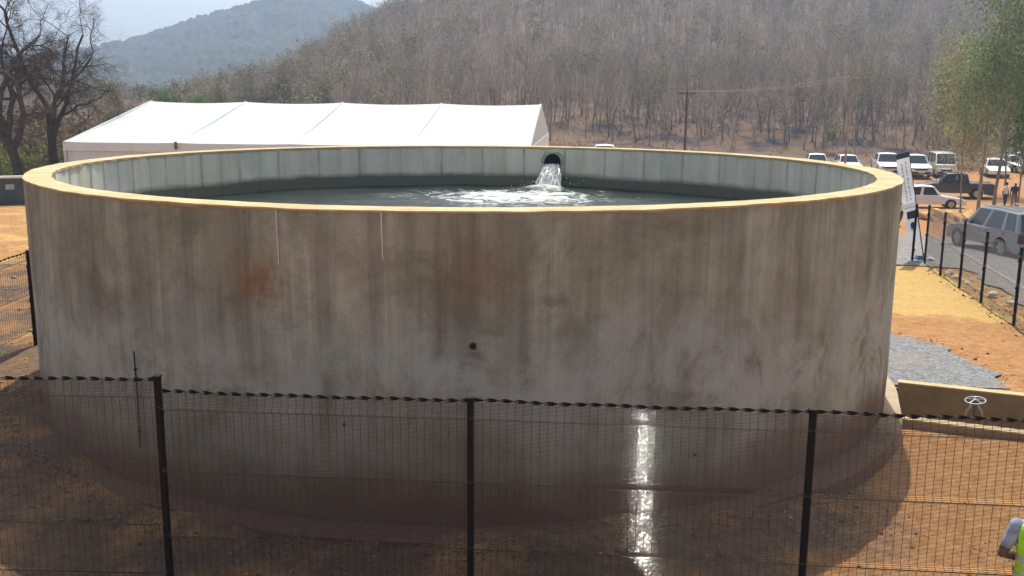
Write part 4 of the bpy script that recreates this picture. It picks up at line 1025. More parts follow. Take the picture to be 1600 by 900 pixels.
# slender trees on the right
SL = [leafy(601, 14, M_DKGREEN, 7000, .22, .55, M_BARK, True, .8, .28), leafy(602, 13, M_PALE, 7000, .22, .45, M_BARK, True, .8, .28), leafy(603, 9.5, M_PALE, 6500, .20, .45, M_BARK, True, .6, .3), leafy(604, 9, M_GREEN, 6500, .19, .4, M_BARK, True, .6, .35)]
for u, v_, y, s_, k, lab in ((1528, 329, 52, 1.05, 0, 'tall slender green tree with its dark trunk rising beside the road'), (1553, 318, 56, 1.12, 0, 'tall slender dark green tree behind the grey car'),
                         (1502, 318, 58, .88, 2, 'slender olive tree left of the tall dark green pair'), (1492, 290, 92, 1.1, 2, 'pale olive slender tree behind the minibus'),
                         (1590, 320, 57, .95, 3, 'bright green slender tree above the two standing people'), (1622, 320, 50, 1.1, 0, 'tall green tree at the right edge of the view'),
                         (1570, 300, 72, .9, 1, 'thin olive tree behind the two standing people'), (1462, 280, 94, .95, 2, 'thin pale tree above the banner')):
    p = atd(u, v_, y); leafy_tree('slender_tree', (p.x, p.y, Tz(p.x, p.y)), u * .7, s_, SL[k], lab)
# utility pole and wires
pp = atd(1070, 232, 92); pz = Tz(pp.x, pp.y)
pole = empty('utility_pole', (pp.x, pp.y, pz), 0, 'thin wooden utility pole at the foot of the hill', 'pole')
top = atd(1071, 140, 92).z - pz
mb = MB(); mb.tube([(0, 0, -.3), (0, 0, top)], [.13, .095], 8); mb.build('shaft', M_BARKD, pole, smooth=50)
mb = MB(); mb.box((0, 0, top - .35), (1.6, .1, .1)); mb.build('crossarm', M_BARKD, pole)
for x in (-.7, 0, .7):
    mb = MB(); mb.lathe([(.03, top - .3), (.055, top - .24), (.03, top - .18), (.05, top - .12), (.02, top - .08)], 8, (x, 0, 0)); mb.build('insulator', M_GALV, pole)
M_CABLE = simple('cable', (.30, .28, .22), .5)
e_ = atd(1330, 126, 78)
for k, x in enumerate((-.7, .7)):
    mb = MB(); a = Vector((pp.x + x, pp.y, pz + top - .1)); b = e_ + Vector((x * .6, 0, k * .45)); P = [a.lerp(b, t / 16) - Vector((0, 0, .35 * 4 * (t / 16) * (1 - t / 16))) for t in range(17)]
    mb.tube(P, .022, 5); o = mb.build('power_line', M_CABLE); tag(o, ('lower' if k == 0 else 'upper') + ' overhead wire running right from the utility pole', 'wire')
# far pole that holds the other end (among the slender trees)
fp = empty('utility_pole', (e_.x, e_.y, Tz(e_.x, e_.y)), 0, 'second utility pole holding the wires on the right', 'pole')
mb = MB(); mb.tube([(0, 0, -.3), (0, 0, e_.z - fp.location.z + .5)], [.10, .07], 8); mb.build('shaft', M_TWIG, fp, smooth=50)
mb = MB(); mb.box((0, 0, e_.z - fp.location.z + .2), (1.2, .08, .08)); mb.build('crossarm', M_TWIG, fp)

# ------------------------------------------------------------------ vehicles
M_GLASS = simple('car_glass', (.025, .032, .038), .06, var=.1, spec=.9); M_TYRE = simple('tyre', (.018, .018, .018), .85); M_RIMM = simple('alloy', (.45, .45, .46), .35, metal=.8)
M_LAMP = simple('lamp_glass', (.75, .77, .78), .1, spec=.8); M_RED = simple('tail_lamp', (.10, .012, .012), .15); M_PLAS = simple('black_plastic', (.03, .03, .032), .6); M_PLATE = simple('plate', (.65, .62, .45), .5)
def paint(name, c, metal=.2): return simple(name, c, .28, metal=metal, var=.05, spec=.6, Coat_Weight=.6, Coat_Roughness=.08)
P_WHITE = paint('white_paint', (.74, .75, .75), 0); P_SILV = paint('silver_paint', (.52, .53, .54), .5); P_GREY = paint('grey_paint', (.20, .22, .24), .1); P_NAVY = paint('dark_blue_paint', (.025, .03, .045), .3); P_CREAM = paint('cream_paint', (.68, .66, .55), 0)
def car(name, loc, rz, kind, pm, label, group=None):
    """x forward, z up, origin on the ground under the middle"""
    K = dict(sedan=dict(L=4.5, W=1.74, belt=.90, H=1.46, hood=.80, nose=.62, a=.72, b=.30, c=-1.05, d=-1.72, tail=.88, wb=2.6, wr=.31),
             suv=dict(L=4.75, W=1.88, belt=1.08, H=1.80, hood=1.0, nose=.80, a=1.02, b=.42, c=-1.95, d=-2.28, tail=1.05, wb=2.8, wr=.38),
             pickup=dict(L=5.2, W=1.83, belt=1.10, H=1.78, hood=1.05, nose=.85, a=1.05, b=.52, c=-.82, d=-1.0, tail=1.08, wb=3.1, wr=.38),
             bus=dict(L=4.7, W=1.70, belt=1.12, H=2.0, hood=1.06, nose=.78, a=1.85, b=1.22, c=-2.2, d=-2.32, tail=1.1, wb=2.6, wr=.34))[kind]
    L, W, hl = K['L'], K['W'], K['L'] / 2
    e = empty(name, loc, rz, label, 'car' if kind != 'bus' else 'minibus', group)
    if kind == 'pickup': e['category'] = 'pickup'
    z0 = .26; wr = K['wr']; xf, xr = K['wb'] / 2 + .05, -K['wb'] / 2 + .05
    top = [(-hl + .05, K['tail'] - .12), (-hl + .12, K['tail']), (K['d'] - .02, K['belt']), (K['a'], K['belt'] - .02), (K['a'] + .25, K['hood'] + .02 if kind != 'bus' else K['hood'] - .02), (hl - .25, K['nose'] + .06), (hl - .06, K['nose'] - .06), (hl, K['nose'] - .24), (hl - .02, z0 + .1), (hl - .1, z0)]
    bot = []
    for cx in (xf, xr):
        for k in range(9):
            an = math.pi * k / 8; bot.append((cx + (wr + .06) * math.cos(an), z0 + max(0, (wr + .06) * math.sin(an) + (wr - z0))))
    prof = top + bot + [(-hl + .08, z0), (-hl, z0 + .12), (-hl + .02, K['tail'] - .35)]
    cx0 = sum(p[0] for p in prof) / len(prof); mb = MB(); V = []; Fs = []; n = len(prof)
    sl = [(-W / 2, .93, .06), (-W / 2 + .03, .985, .02), (-W / 2 + .10, 1, 0), (W / 2 - .10, 1, 0), (W / 2 - .03, .985, .02), (W / 2, .93, .06)]
    for y, sx_, dz_ in sl:
        for x, z in prof:
            zz_ = z - dz_ * max(0, (z - .55)) / .5 if z > .55 else z
            yy_ = y * (1 - .10 * max(0, abs(x) - hl + .75) / .75) * (1 - .04 * max(0, .6 - z))
            V.append((x * (1 - (1 - sx_) * .18), yy_, zz_))
    for s_ in range(len(sl) - 1):
        for k in range(n):
            k2 = (k + 1) % n; Fs.append((s_ * n + k, s_ * n + k2, (s_ + 1) * n + k2, (s_ + 1) * n + k))
    Fs.append(tuple(range(n))); Fs.append(tuple((len(sl) - 1) * n + k for k in range(n - 1, -1, -1)))
    mb.add(V, Fs); mb.build('body', pm, e, smooth=35)
    # cabin
    wb_, wt_ = W / 2 - .05, W / 2 - .22 if kind != 'bus' else W / 2 - .13
    zb_, zt_ = K['belt'] - .05, K['H']; rf = [(K['a'], K['b'])]
    A, B, Cx, D = K['a'] + .05, K['b'], K['c'], K['d']
    P = {}
    for sgn in (-1, 1):
        P[sgn] = [Vector((A, sgn * wb_, zb_)), Vector((B, sgn * wt_, zt_ - .06)), Vector((lerp(B, Cx, .5), sgn * wt_, zt_ - .01)), Vector((Cx, sgn * wt_, zt_ - .07)), Vector((D, sgn * wb_, zb_))]
    mb = MB(); V = P[-1] + P[1] + [Vector((B - .1, 0, zt_)), Vector((lerp(B, Cx, .5), 0, zt_ + .04)), Vector((Cx + .1, 0, zt_ - .01))]
    mb.add(V, [(0, 1, 2, 3, 4), (9, 8, 7, 6, 5), (0, 5, 6, 10, 1), (3, 12, 8, 9, 4), (1, 10, 11, 2), (10, 6, 7, 11), (2, 11, 12, 3), (11, 7, 8, 12)])
    cb = mb.build('cabin', pm, e, smooth=50, bevel=.045)
    def win(name, q_, sh=.10, off=.008):
        c = sum(q_, Vector()) / len(q_); nn = (q_[1] - q_[0]).cross(q_[2] - q_[0]).normalized()
        mid = Vector((lerp(B, Cx, .5), 0, (zb_ + zt_) / 2))
        if nn.dot(c - mid) < 0: nn = -nn
        q2 = [p.lerp(c, sh) + nn * off for p in q_]; q3 = [p - nn * .02 for p in q2]; m = len(q2); mb = MB()
        mb.add(q2 + q3, [tuple(range(m)), tuple(range(2 * m - 1, m - 1, -1))] + [(k, (k + 1) % m, m + (k + 1) % m, m + k) for k in range(m)]); return mb.build(name, M_GLASS, e)
    win('windscreen', [P[-1][0], P[1][0], P[1][1], P[-1][1]], .09)
    win('rear_window', [P[-1][4], P[1][4], P[1][3], P[-1][3]], .14)
    cuts = dict(sedan=(.5,), suv=(.36, .72), pickup=(.52,), bus=(.30, .64))[kind]
    for sgn in (-1, 1):
        lo0, lo1, hi0, hi1 = P[sgn][0], P[sgn][4], P[sgn][1], P[sgn][3]
        ts = [0] + list(cuts) + [1]
        for t0, t1 in zip(ts[:-1], ts[1:]):
            g0, g1 = (.015, .015)
            q_ = [lo0.lerp(lo1, t0 + .02 + (.05 if t0 == 0 else 0)), lo0.lerp(lo1, t1 - .02 - (.04 if t1 == 1 else 0)), hi0.lerp(hi1, t1 - .015 - (.02 if t1 == 1 else 0)), hi0.lerp(hi1, t0 + .015 + (.02 if t0 == 0 else 0))]
            win('side_window', q_, .11)
        mb = MB(); mb.box((A - .22, sgn * (W / 2 + .07), zb_ + .12), (.10, .18, .14)); mb.build('mirror', pm, e, bevel=.03)
        mb = MB(); mb.box((hl - .10, sgn * (W / 2 - .30), K['nose'] - .10), (.14, .36, .17), Matrix.Rotation(sgn * -.35, 3, 'Z')); mb.build('headlight', M_LAMP, e, bevel=.03)
        mb = MB(); mb.box((-hl + .06, sgn * (W / 2 - .15), K['tail'] - .22), (.12, .22, .34)); mb.build('tail_light', M_RED, e, bevel=.03)
        for t in (.30, .62):
            mb = MB(); mb.box((lerp(A, D, t + .1), sgn * (W / 2 + .005), zb_ - .12), (.18, .035, .035)); mb.build('door_handle', pm if kind != 'pickup' else M_PLAS, e)
        if kind == 'suv':
            mb = MB(); mb.tube([(B - .1, sgn * (wt_ - .08), zt_ + .05), (Cx + .1, sgn * (wt_ - .08), zt_ + .03)], .025, 6); mb.build('roof_rail', M_RIMM, e)
    mb = MB(); mb.box((hl - .015, 0, K['nose'] - .16), (.08, W * .5, .16)); mb.build('grille', M_PLAS, e, bevel=.02)
    mb = MB(); mb.box((hl - .02, 0, z0 + .14), (.12, W * .82, .2)); mb.build('front_bumper', M_PLAS if kind != 'sedan' else pm, e, bevel=.03)
    mb = MB(); mb.box((-hl + .01, 0, z0 + .14), (.14, W * .86, .22)); mb.build('rear_bumper', M_PLAS if kind in ('pickup', 'suv') else pm, e, bevel=.03)
    mb = MB(); mb.box((hl + .045, 0, z0 + .18), (.015, .48, .11)); mb.build('number_plate', M_PLATE, e)
    mb = MB(); mb.box((-hl - .066, 0, z0 + .22), (.015, .48, .11)); mb.build('number_plate', M_PLATE, e)
    if kind == 'pickup':
        for sgn in (-1, 1):
            mb = MB(); mb.box((-1.8, sgn * (W / 2 - .07), K['tail'] + .03), (1.5, .09, .08)); mb.build('bed_rail', M_RIMM, e, bevel=.02)
        mb = MB(); mb.box((-1.78, 0, K['tail'] + .015), (1.42, W - .24, .03)); mb.build('bed_cover', M_PLAS, e)
        mb = MB(); mb.box((hl - .02, 0, z0 + .42), (.1, W * .6, .05)); mb.build('bull_bar', M_PLAS, e)
    for cx in (xf, xr):
        for sgn in (-1, 1):
            we = empty('wheel', (cx, sgn * (W / 2 - .11), wr)); we.parent = e; we.empty_display_size = .05
            rot = Matrix.Rotation(math.pi / 2, 4, 'X')
            mb = MB(); mb.lathe([(wr * .62, -.10), (wr * .93, -.105), (wr, -.07), (wr, .07), (wr * .93, .105), (wr * .62, .10)], 22, close=True); me = mb.mesh('tyre', M_TYRE, 40); me.transform(rot); link('tyre', me, we)
            mb = MB(); mb.lathe([(wr * .64, -.06), (wr * .64, .06)], 20)
            for k in range(5):
                an = k * 2 * math.pi / 5; mb.box((wr * .32 * math.cos(an), wr * .32 * math.sin(an), -sgn * .075), (wr * .6, .06, .03), Matrix.Rotation(an, 3, 'Z'))
            mb.lathe([(.06, -.09), (.06, .09)], 10); me = mb.mesh('rim', M_RIMM, 40); me.transform(rot); link('rim', me, we)
    return e
def car_at(u, v, y, rz, kind, pm, label, **kw):
    p = atd(u, v, y); return car('parked_' + ('minibus' if kind == 'bus' else 'pickup' if kind == 'pickup' else 'car'), (p.x, p.y, Tz(p.x, p.y)), R_(rz), kind, pm, label, **kw)
_suv = car_at(1562, 396, 33.2, 97, 'suv', P_GREY, 'grey four-wheel drive on the gravel road behind the mesh fence'); _suv.scale = (.9, .9, .88)
car_at(1447, 316, 63, -12, 'sedan', P_WHITE, 'white sedan seen from its side right of the banner')
car_at(1487, 312, 70, 163, 'pickup', P_NAVY, 'dark pickup standing behind the white sedan')
car_at(1470, 272, 82, -103, 'bus', P_CREAM, 'cream white minibus facing forward beside the slender trees')
car_at(1428, 272, 82, -100, 'pickup', P_WHITE, 'white pickup half hidden behind the banner top')
car_at(1383, 270, 83, -102, 'pickup', P_WHITE, 'white pickup facing forward just left of the banner')
car_at(1323, 266, 84, -96, 'sedan', P_WHITE, 'white car roof and windscreen above the right tank rim')
car_at(1275, 264, 85, -102, 'sedan', P_WHITE, 'white car roof peeping over the rim, leftmost of the parked row')
car_at(1552, 284, 82, -105, 'sedan', P_WHITE, 'white car parked behind the two standing people')
car_at(1580, 282, 86, -80, 'sedan', P_SILV, 'silver car parked second from the right edge')
car_at(1608, 284, 84, -100, 'suv', P_WHITE, 'white car cut by the right edge of the view')
car_at(944, 250, 70, -95, 'sedan', P_WHITE, 'white vehicle roof just showing over the far tank rim')

# ------------------------------------------------------------------ banner by the gate
bp_ = at(1433, 407, 0); ban = empty('leaning_banner', (bp_.x, bp_.y, Tz(bp_.x, bp_.y)), R_(4), 'tall narrow white banner leaning left beside the gate posts', 'banner')
M_CLOTH = mat_leaf('banner_cloth', [(.2, (.78, .79, .81)), (.8, (.84, .85, .87))]); M_INK = simple('banner_ink', (.035, .03, .06), .7); M_INKG = mat_leaf('banner_grey_ink', [(.2, (.64, .66, .69)), (.8, (.68, .70, .72))]); M_BASE = simple('banner_base', (.09, .13, .17), .6)
lean = Matrix.Rotation(R_(-13.0), 3, 'Y')
def bpt(x, z): return lean @ Vector((x, 0, z))
BH = 3.35; z0b = .55
def bcloth(name, x0f, x1f, za, zb, mat, par, off=0.0, n=24, th=.004):
    V = []; Fs = []
    for k in range(n + 1):
        z = lerp(za, zb, k / n); wv_ = .018 * math.sin(z * 5.1) + .01 * math.sin(z * 11)
        for x in (x0f(z), lerp(x0f(z), x1f(z), .5), x1f(z)):
            p = lean @ Vector((x, wv_ + .02 * math.sin(x * 9) - off, z)); V.append(p)
    for k in range(n):
        for j_ in range(2): Fs.append((k * 3 + j_, k * 3 + j_ + 1, k * 3 + j_ + 4, k * 3 + j_ + 3))
    m = len(V); V += [v + Vector((0, th, 0)) for v in V]; Fs += [tuple(m + i_ for i_ in f_[::-1]) for f_ in Fs]
    mb = MB(); mb.add(V, Fs); return mb.build(name, mat, par, smooth=60)
hw = lambda z: .165
cl = bcloth('cloth', lambda z: -.215, lambda z: .22, z0b, BH, M_CLOTH, ban)
bcloth('top_band', lambda z: -.22, lambda z: .225, BH - .09, BH + .07, M_INK, cl, .006, 3)
bcloth('dark_block', lambda z: -.12, lambda z: .27, 1.36, 1.60, M_INK, cl, .010, 6)
bcloth('grey_stripe', lambda z: -.216, lambda z: .221, 1.70, 1.735, M_INKG, cl, .008, 3)
bcloth('grey_stripe', lambda z: -.211, lambda z: .191, 1.79, 1.815, M_INKG, cl, .008, 3)
mb = MB(); V = [lean @ Vector((.02 + .09 * math.cos(k * .5236) * (1 if k % 2 else .8), -.02, 1.12 + .14 * math.sin(k * .5236))) for k in range(12)]; V2 = [v + Vector((0, .006, 0)) for v in V]
mb.add(V + V2, [tuple(range(12)), tuple(range(23, 11, -1))] + [(k, (k + 1) % 12, 12 + (k + 1) % 12, 12 + k) for k in range(12)]); mb.build('emblem', M_INK, cl)
rs = random.Random(31)
for col_ in range(2):
    z = 1.95
    while z < 3.1:
        hgt = rs.uniform(.05, .11); x = -.06 + col_ * .13
        bcloth('lettering', lambda q_, x=x: x - .028, lambda q_, x=x: x + .028, z, z + hgt, M_INKG, cl, .008, 2); z += hgt + rs.uniform(.025, .05)
mb = MB(); mb.tube([bpt(.22, 0), bpt(.22, BH * .6), bpt(.21, BH + .05)], [.018, .014, .009], 8); mb.build('pole', M_STEEL, ban, smooth=50)
mb = MB(); mb.box((0, 0, .03), (.62, .55, .06)); mb.box((.08, 0, .12), (.3, .26, .14), taper=.6); mb.build('base', M_BASE, ban, bevel=.015)

# ------------------------------------------------------------------ people
M_SKIN = simple('brown_skin', (.11, .058, .036), .55, var=.12, scale=8); M_HAIR = simple('black_hair', (.012, .010, .010), .9)
M_VEST = simple('hi_vis_vest', (.42, .78, .03), .75, var=.12, scale=9, bump=.02); M_REFL = simple('reflective_tape', (.50, .54, .56), .35, metal=.3); M_SHOE = simple('shoe', (.02, .018, .018), .6)
M_SHIRTB = simple('pale_blue_shirt', (.30, .36, .47), .85, var=.4, scale=12, bump=.03); M_DENIM = simple('dark_trousers', (.035, .04, .06), .9, var=.15); M_SHIRTW = simple('white_shirt', (.75, .76, .80), .85); M_NAVYS = simple('navy_shirt', (.03, .035, .07), .85); M_TAN = simple('khaki_trousers', (.20, .15, .09), .9)
def person(loc, rz, h, shirt, trousers, label, voxel=.02, arms=None, stride=.12, sleeve_long=False, vest=False, bend=0.0, cap=None):
    """x = right of the figure, -y = facing; feet on z = 0"""
    k = h / 1.72; root = empty('person', loc, rz, label, 'person')
    parts = []          # (zone, list of points, radii(x,y scale))
    mb = MB()
    zones = []          # capsules used to colour the continuous surface
    def limb(P, Rr, zone, n=12):
        P = [Vector(p) * k for p in P]; Rr = [r * k for r in Rr]
        mb.tube(P, Rr, n)
        for p, r in zip(P, Rr): mb.ball(p, r, n, 8)
        for a, b in zip(P[:-1], P[1:]): zones.append((a, b, zone, max(Rr)))
    # torso rings
    prof = [(.86, .155, .105), (.93, .165, .115), (1.02, .150, .108), (1.12, .145, .102), (1.24, .170, .115), (1.34, .185, .115), (1.42, .160, .095), (1.47, .085, .07)]
    V = []; n = 18
    for z, rx, ry in prof:
        for q_ in range(n):
            an = 2 * math.pi * q_ / n; V.append(Vector((rx * math.cos(an), ry * math.sin(an) - bend * max(0, z - .95), z)) * k)
    Fs = [(i_ * n + q_, i_ * n + (q_ + 1) % n, (i_ + 1) * n + (q_ + 1) % n, (i_ + 1) * n + q_) for i_ in range(len(prof) - 1) for q_ in range(n)] + [tuple(range(n - 1, -1, -1)), tuple((len(prof) - 1) * n + q_ for q_ in range(n))]
    mb.add(V, Fs); sy = -bend * .45
    zones.append((Vector((0, 0, .86)) * k, Vector((0, 0, .97)) * k, 1, .16 * k)); zones.append((Vector((0, sy * .3, 1.03)) * k, Vector((0, sy, 1.42)) * k, 0, .17 * k))
    limb([(0, sy, 1.42), (0, sy - .015, 1.53)], [.058, .054], 2)
    hc = Vector((0, sy - .03, 1.615))
    mb.ball(hc * k, (.075 * k, .092 * k, .112 * k), 16, 12); mb.ball((hc + Vector((0, -.03, -.06))) * k, (.055 * k, .06 * k, .06 * k), 12, 8)
    limb([hc + Vector((0, -.09, .01)), hc + Vector((0, -.108, -.025))], [.010, .016], 2, 8)
    for s_ in (-1, 1):
        mb.ball((hc + Vector((s_ * .077, .005, -.01))) * k, (.012 * k, .022 * k, .032 * k), 8, 6)
    zones.append((hc * k, (hc + Vector((0, 0, .02))) * k, 2, .1 * k))
    for s_ in (-1, 1):
        fy = s_ * stride
        limb([(s_ * .09, 0, .90), (s_ * .10, fy * .4 - .015, .50), (s_ * .105, fy + .02, .10)], [.088, .062, .045], 1)
        limb([(s_ * .105, fy + .03, .045), (s_ * .11, fy - .13, .035)], [.045, .036], 3)
        A = (arms or {}).get(s_, [(s_ * .19, sy, 1.385), (s_ * .235, sy + .02, 1.10), (s_ * .235, sy - .05, .86)])
        sh, el, wr_ = [Vector(p) for p in A]
        mid = sh.lerp(el, .62)
        limb([sh, mid], [.062, .052], 0); limb([mid, el, el.lerp(wr_, .3), wr_], [.046, .040, .040, .028], 0 if sleeve_long else 2)
        d = (wr_ - el).normalized(); lat = d.cross(Vector((1, 0, 0)) if abs(d.x) < .7 else Vector((0, 1, 0))).normalized(); nrm = d.cross(lat).normalized()
        palm = wr_ + d * .05; limb([wr_, palm, wr_ + d * .085], [.026, .034, .032], 2, 10)
        for q_, (off, ln) in enumerate(((-.028, .070), (-.0095, .082), (.0095, .078), (.028, .060))):
            b0 = wr_ + d * .085 + lat * off; b1 = b0 + d * ln * .55 + nrm * .010; b2 = b1 + d * ln * .38 + nrm * .022; limb([b0, b1, b2], [.0105, .0095, .008], 2, 7)
        t0 = wr_ + d * .035 + lat * -.03; limb([t0, t0 + d * .03 - lat * .028 + nrm * .01, t0 + d * .062 - lat * .034 + nrm * .022], [.013, .011, .009], 2, 7)
    me0 = mb.mesh('body_src', M_SKIN); ob = link('body', me0, root)
    md = ob.modifiers.new('rm', 'REMESH'); md.mode = 'VOXEL'; md.voxel_size = voxel; md.use_smooth_shade = True
    md2 = ob.modifiers.new('sm', 'SMOOTH'); md2.factor = .5; md2.iterations = 2
    dg = bpy.context.evaluated_depsgraph_get(); me = bpy.data.meshes.new_from_object(ob.evaluated_get(dg)); ob.modifiers.clear(); ob.data = me
    me.materials.clear()
    for m_ in (shirt, trousers, M_SKIN, M_SHOE): me.materials.append(m_)
    for p in me.polygons:
        c = p.center; best = (1e9, 2)
        for a, b, zn, r in zones:
            ab = b - a; t = max(0, min(1, (c - a).dot(ab) / max(ab.dot(ab), 1e-9))); d_ = (c - a - ab * t).length - r * .9
            if d_ < best[0]: best = (d_, zn)
        p.material_index = best[1]
    # hair / cap, eyes, mouth
    hb = MB(); hb.ball((hc + Vector((0, .012, .03))) * k, (.083 * k, .096 * k, .098 * k), 16, 12)
    hb.v = [(x, y, z if z > (hc.z - .01) * k or y > (hc.y + .02) * k else max(z, (hc.z + .045) * k)) for x, y, z in hb.v]
    hb.build('cap' if cap else 'hair', cap or M_HAIR, root, smooth=60)
    for s_ in (-1, 1):
        eb = MB(); eb.ball((hc + Vector((s_ * .03, -.086, .008))) * k, (.012 * k, .008 * k, .008 * k), 8, 6); eb.build('eye', M_HAIR, root)
    eb = MB(); eb.ball((hc + Vector((0, -.088, -.065))) * k, (.026 * k, .008 * k, .007 * k), 8, 6); eb.build('mouth', simple('lips', (.12, .04, .035), .5), root)
    if vest:
        V = []; n = 26; ring = [(.80, .182, .135), (.95, .182, .132), (1.04, .172, .128), (1.14, .168, .124), (1.25, .190, .134), (1.33, .198, .132), (1.405, .178, .115), (1.445, .125, .092)]
        for z, rx, ry in ring:
            for q_ in range(n):
                an = 2 * math.pi * q_ / n; V.append(Vector(((rx) * math.cos(an), ry * math.sin(an) - bend * max(0, z - .95), z)) * k)
        Fs = []
        for i_ in range(len(ring) - 1):
            for q_ in range(n):
                an = 2 * math.pi * (q_ + .5) / n
                if ring[i_][0] > 1.2 and ring[i_][0] < 1.36 and abs(math.cos(an)) > .93: continue
                if ring[i_][0] >= 1.14 and math.sin(an) < -.97: continue
                Fs.append((i_ * n + q_, i_ * n + (q_ + 1) % n, (i_ + 1) * n + (q_ + 1) % n, (i_ + 1) * n + q_))
        vb = MB(); vb.add(V, Fs); vo = vb.build('vest', M_VEST, root, smooth=60)
        for z, rx, ry in ((.97, .186, .136), (1.12, .173, .129)):
            vb = MB(); V = []
            for zz_ in (z - .025, z + .025):
                for q_ in range(n):
                    an = 2 * math.pi * q_ / n; V.append(Vector((rx * math.cos(an), ry * math.sin(an) - bend * max(0, zz_ - .95), zz_)) * k)
            vb.add(V, [(q_, (q_ + 1) % n, n + (q_ + 1) % n, n + q_) for q_ in range(n)]); vb.build('tape', M_REFL, vo, smooth=60)
        for s_ in (-1, 1):
            vb = MB(); V = []; P = []
            for t in range(9):
                z = lerp(1.0, 1.44, t / 8); rx = np.interp(z, [r[0] for r in ring], [r[1] for r in ring]) + .006; ry = np.interp(z, [r[0] for r in ring], [r[2] for r in ring]) + .006
                for dx in (-.025, .025):
                    x = s_ * .10 + dx; y = ry * math.sqrt(max(0, 1 - (x / rx) ** 2)) - bend * max(0, z - .95); V.append(Vector((x, y, z)) * k)
            vb.add(V, [(2 * t, 2 * t + 1, 2 * t + 3, 2 * t + 2) for t in range(8)]); vb.build('tape', M_REFL, vo, smooth=60)
    return root
# corner worker: elbow out, forearm across the body
cw = at(1592, 829, 1.40)
person((cw.x + .21, cw.y + .03, 0), R_(158), 1.74, M_SHIRTB, M_DENIM, 'worker in a lime hi-vis vest at the lower right corner', voxel=.0095,
       arms={1: [(.185, 0, 1.385), (.275, .03, 1.135), (.10, -.17, 1.03)], -1: [(-.185, 0, 1.385), (-.26, .03, 1.12), (-.06, -.2, 1.05)]}, stride=.06, vest=True)
p = atd(1570, 316, 62); person((p.x, p.y, Tz(p.x, p.y)), R_(20), 1.70, M_SHIRTW, M_DENIM, 'person in a white shirt and dark trousers standing by the trees', voxel=.022)
p = atd(1584, 317, 61.5); person((p.x, p.y, Tz(p.x, p.y)), R_(-30), 1.74, M_NAVYS, M_TAN, 'person in a dark shirt and white cap beside the white-shirted one', voxel=.022, cap=M_SHIRTW)
p = atd(1410, 362, 44); person((p.x, p.y, Tz(p.x, p.y)), R_(110), 1.66, M_SHIRTB, M_DENIM, 'person in a lime hi-vis vest half hidden behind the banner', voxel=.022, vest=True, stride=.18, bend=.25)

# ------------------------------------------------------------------ stones, clods and rubble
def rock(seed, n=8):
    rs_ = random.Random(seed); bm = bmesh.new(); bmesh.ops.create_icosphere(bm, subdivisions=1, radius=1)
    for v in bm.verts: v.co *= rs_.uniform(.65, 1.2); v.co.z *= .62
    me = bpy.data.meshes.new('stone'); bm.to_mesh(me); bm.free(); return me
M_STONE = simple('pale_stone', (.62, .60, .56), .9, var=.2, scale=4)
for k, (u, v, s_) in enumerate(((1454, 405, .13), (1481, 428, .10), (1492, 434, .11), (1512, 444, .09), (1551, 465, .17), (1532, 456, .08), (1580, 478, .11))):
    me = rock(40 + k); me.materials.append(M_STONE); p = at(u, v, .04); o = link('stone', me); o.location = (p.x, p.y, Tz(p.x, p.y) + .04 + s_ * .3); o.scale = (s_ * 1.3, s_, s_ * .8); o.rotation_euler = (0, 0, k)
    tag(o, 'pale stone on the verge of the road outside the fence', 'stone', 'pale stones along the road verge')
def scatter(name, n, fn, size, mat, label, seed):
    rs_ = np.random.RandomState(seed); base = []
    for s_ in range(5):
        me = rock(seed * 10 + s_); base.append((np.array([v.co[:] for v in me.vertices]), np.array([p.vertices[:] for p in me.polygons]))); bpy.data.meshes.remove(me)
    Vs, Fs, off = [], [], 0
    for k in range(n):
        x, y = fn(rs_); V0, F0 = base[k % 5]; a = rs_.rand() * 6.28; s_ = size * rs_.lognormal(0, .5); ca, sa = math.cos(a) * s_, math.sin(a) * s_
        z = float(zground(np.array(x), np.array(y))); V = np.stack([V0[:, 0] * ca - V0[:, 1] * sa + x, V0[:, 0] * sa + V0[:, 1] * ca + y, V0[:, 2] * s_ + z + s_ * .25], -1); Vs.append(V); Fs.append(F0 + off); off += len(V)
    o = link(name, np_mesh(name, np.concatenate(Vs), np.concatenate(Fs), mat)); tag(o, label, 'stones', kind='stuff')
def out_tank(rs_, xr, yr):
    while True:
        x, y = rs_.uniform(*xr), rs_.uniform(*yr); q_ = inv @ (Vector((x, y, 0)) - vc0)
        if math.hypot(x - TCX, y - TCY) > 7.3 and not (-.3 < q_.x < W_ + .3 and -.05 < q_.y < Dp + .3): return x, y
M_CLOD = simple('soil_clod', (.50, .28, .115), .95, var=.35, scale=.9)
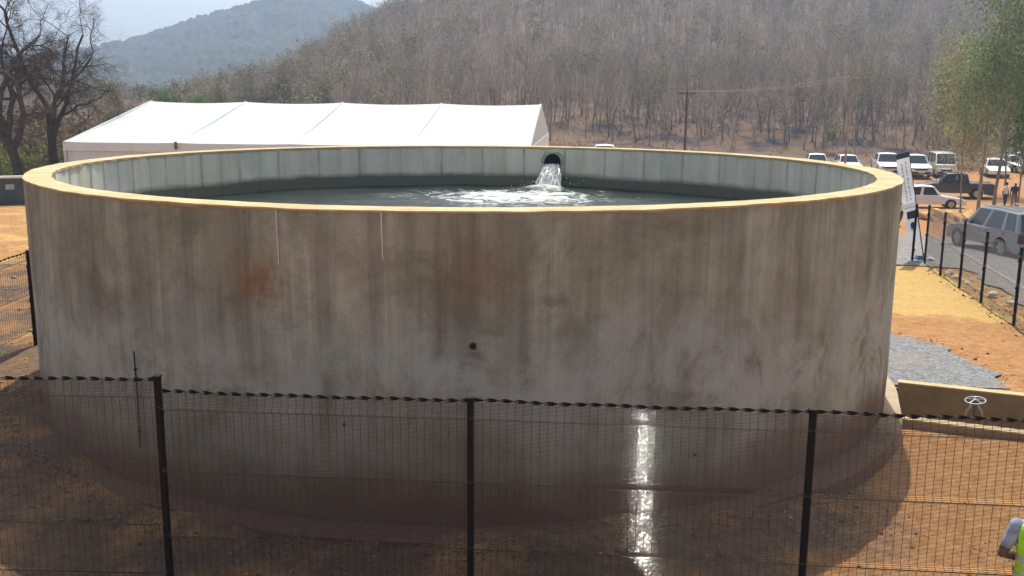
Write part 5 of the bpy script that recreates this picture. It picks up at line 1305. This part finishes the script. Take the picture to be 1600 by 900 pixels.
nbm = NB('rubble'); g_ = nbm.n('ShaderNodeNewGeometry'); nbm.col(nbm.ramp(g_.outputs['Random Per Island'], [(0, (.09, .052, .034)), (.6, (.17, .105, .07)), (.93, (.26, .19, .14)), (1, (.48, .42, .35))])).set(.95); M_RUB = nbm.m
scatter('soil_clods', 1800, lambda r_: out_tank(r_, (4.2, 10.5), (8.0, 21)), .0068, M_CLOD, 'loose orange soil clods scattered right of the tank', 3)
scatter('rubble', 5200, lambda r_: (lambda a, d: (TCX + (7.2 + d) * math.sin(a), TCY - (7.2 + d) * math.cos(a)))(r_.uniform(-1.3, .75), abs(r_.normal(0, .55))), .0095, M_RUB, 'loose rubble and stones along the foot of the tank', 4)
scatter('sand_clods', 1600, lambda r_: out_tank(r_, (-16, -7.9), (11, 26)), .02, simple('sand_clod', (.45, .30, .13), .95, var=.3), 'loose sandy clods on the ground left of the tank', 5)
M_GSTONE = mat_leaf('gravel_chip', [(.2, (.16, .165, .17)), (.5, (.24, .24, .24)), (.85, (.36, .35, .33))])
scatter('gravel_chips', 2600, lambda r_: (lambda a, r: (TCX + r * math.cos(a), TCY + r * math.sin(a)))(r_.uniform(-.05, 1.1), 9.4 + r_.normal(0, .28)), .0065, M_GSTONE, 'loose grey gravel chips scattered along the edge of the apron', 7)
scatter('verge_stones', 1500, lambda r_: (lambda y: (fence_x(y) + r_.uniform(-.3, 1.6), y))(r_.uniform(17, 30)), .013, M_RUB, 'small stones along the verge between fence and road', 6)
# ------------------------------------------------------------------ haze
nb = NB('haze_air'); nb.t.nodes.remove(nb.b)
pv = nb.n('ShaderNodeVolumePrincipled'); pv.inputs['Color'].default_value = (.52, .70, 1.0, 1); pv.inputs['Density'].default_value = .00074; pv.inputs['Anisotropy'].default_value = .2
nb.l(pv.outputs[0], nb.out.inputs['Volume'])
mb = MB(); mb.box((0, 0, 49), (2400, 2400, 110)); hz = mb.build('haze', nb.m); tag(hz, 'thin blue dry-season haze over the hills', 'haze', kind='stuff')
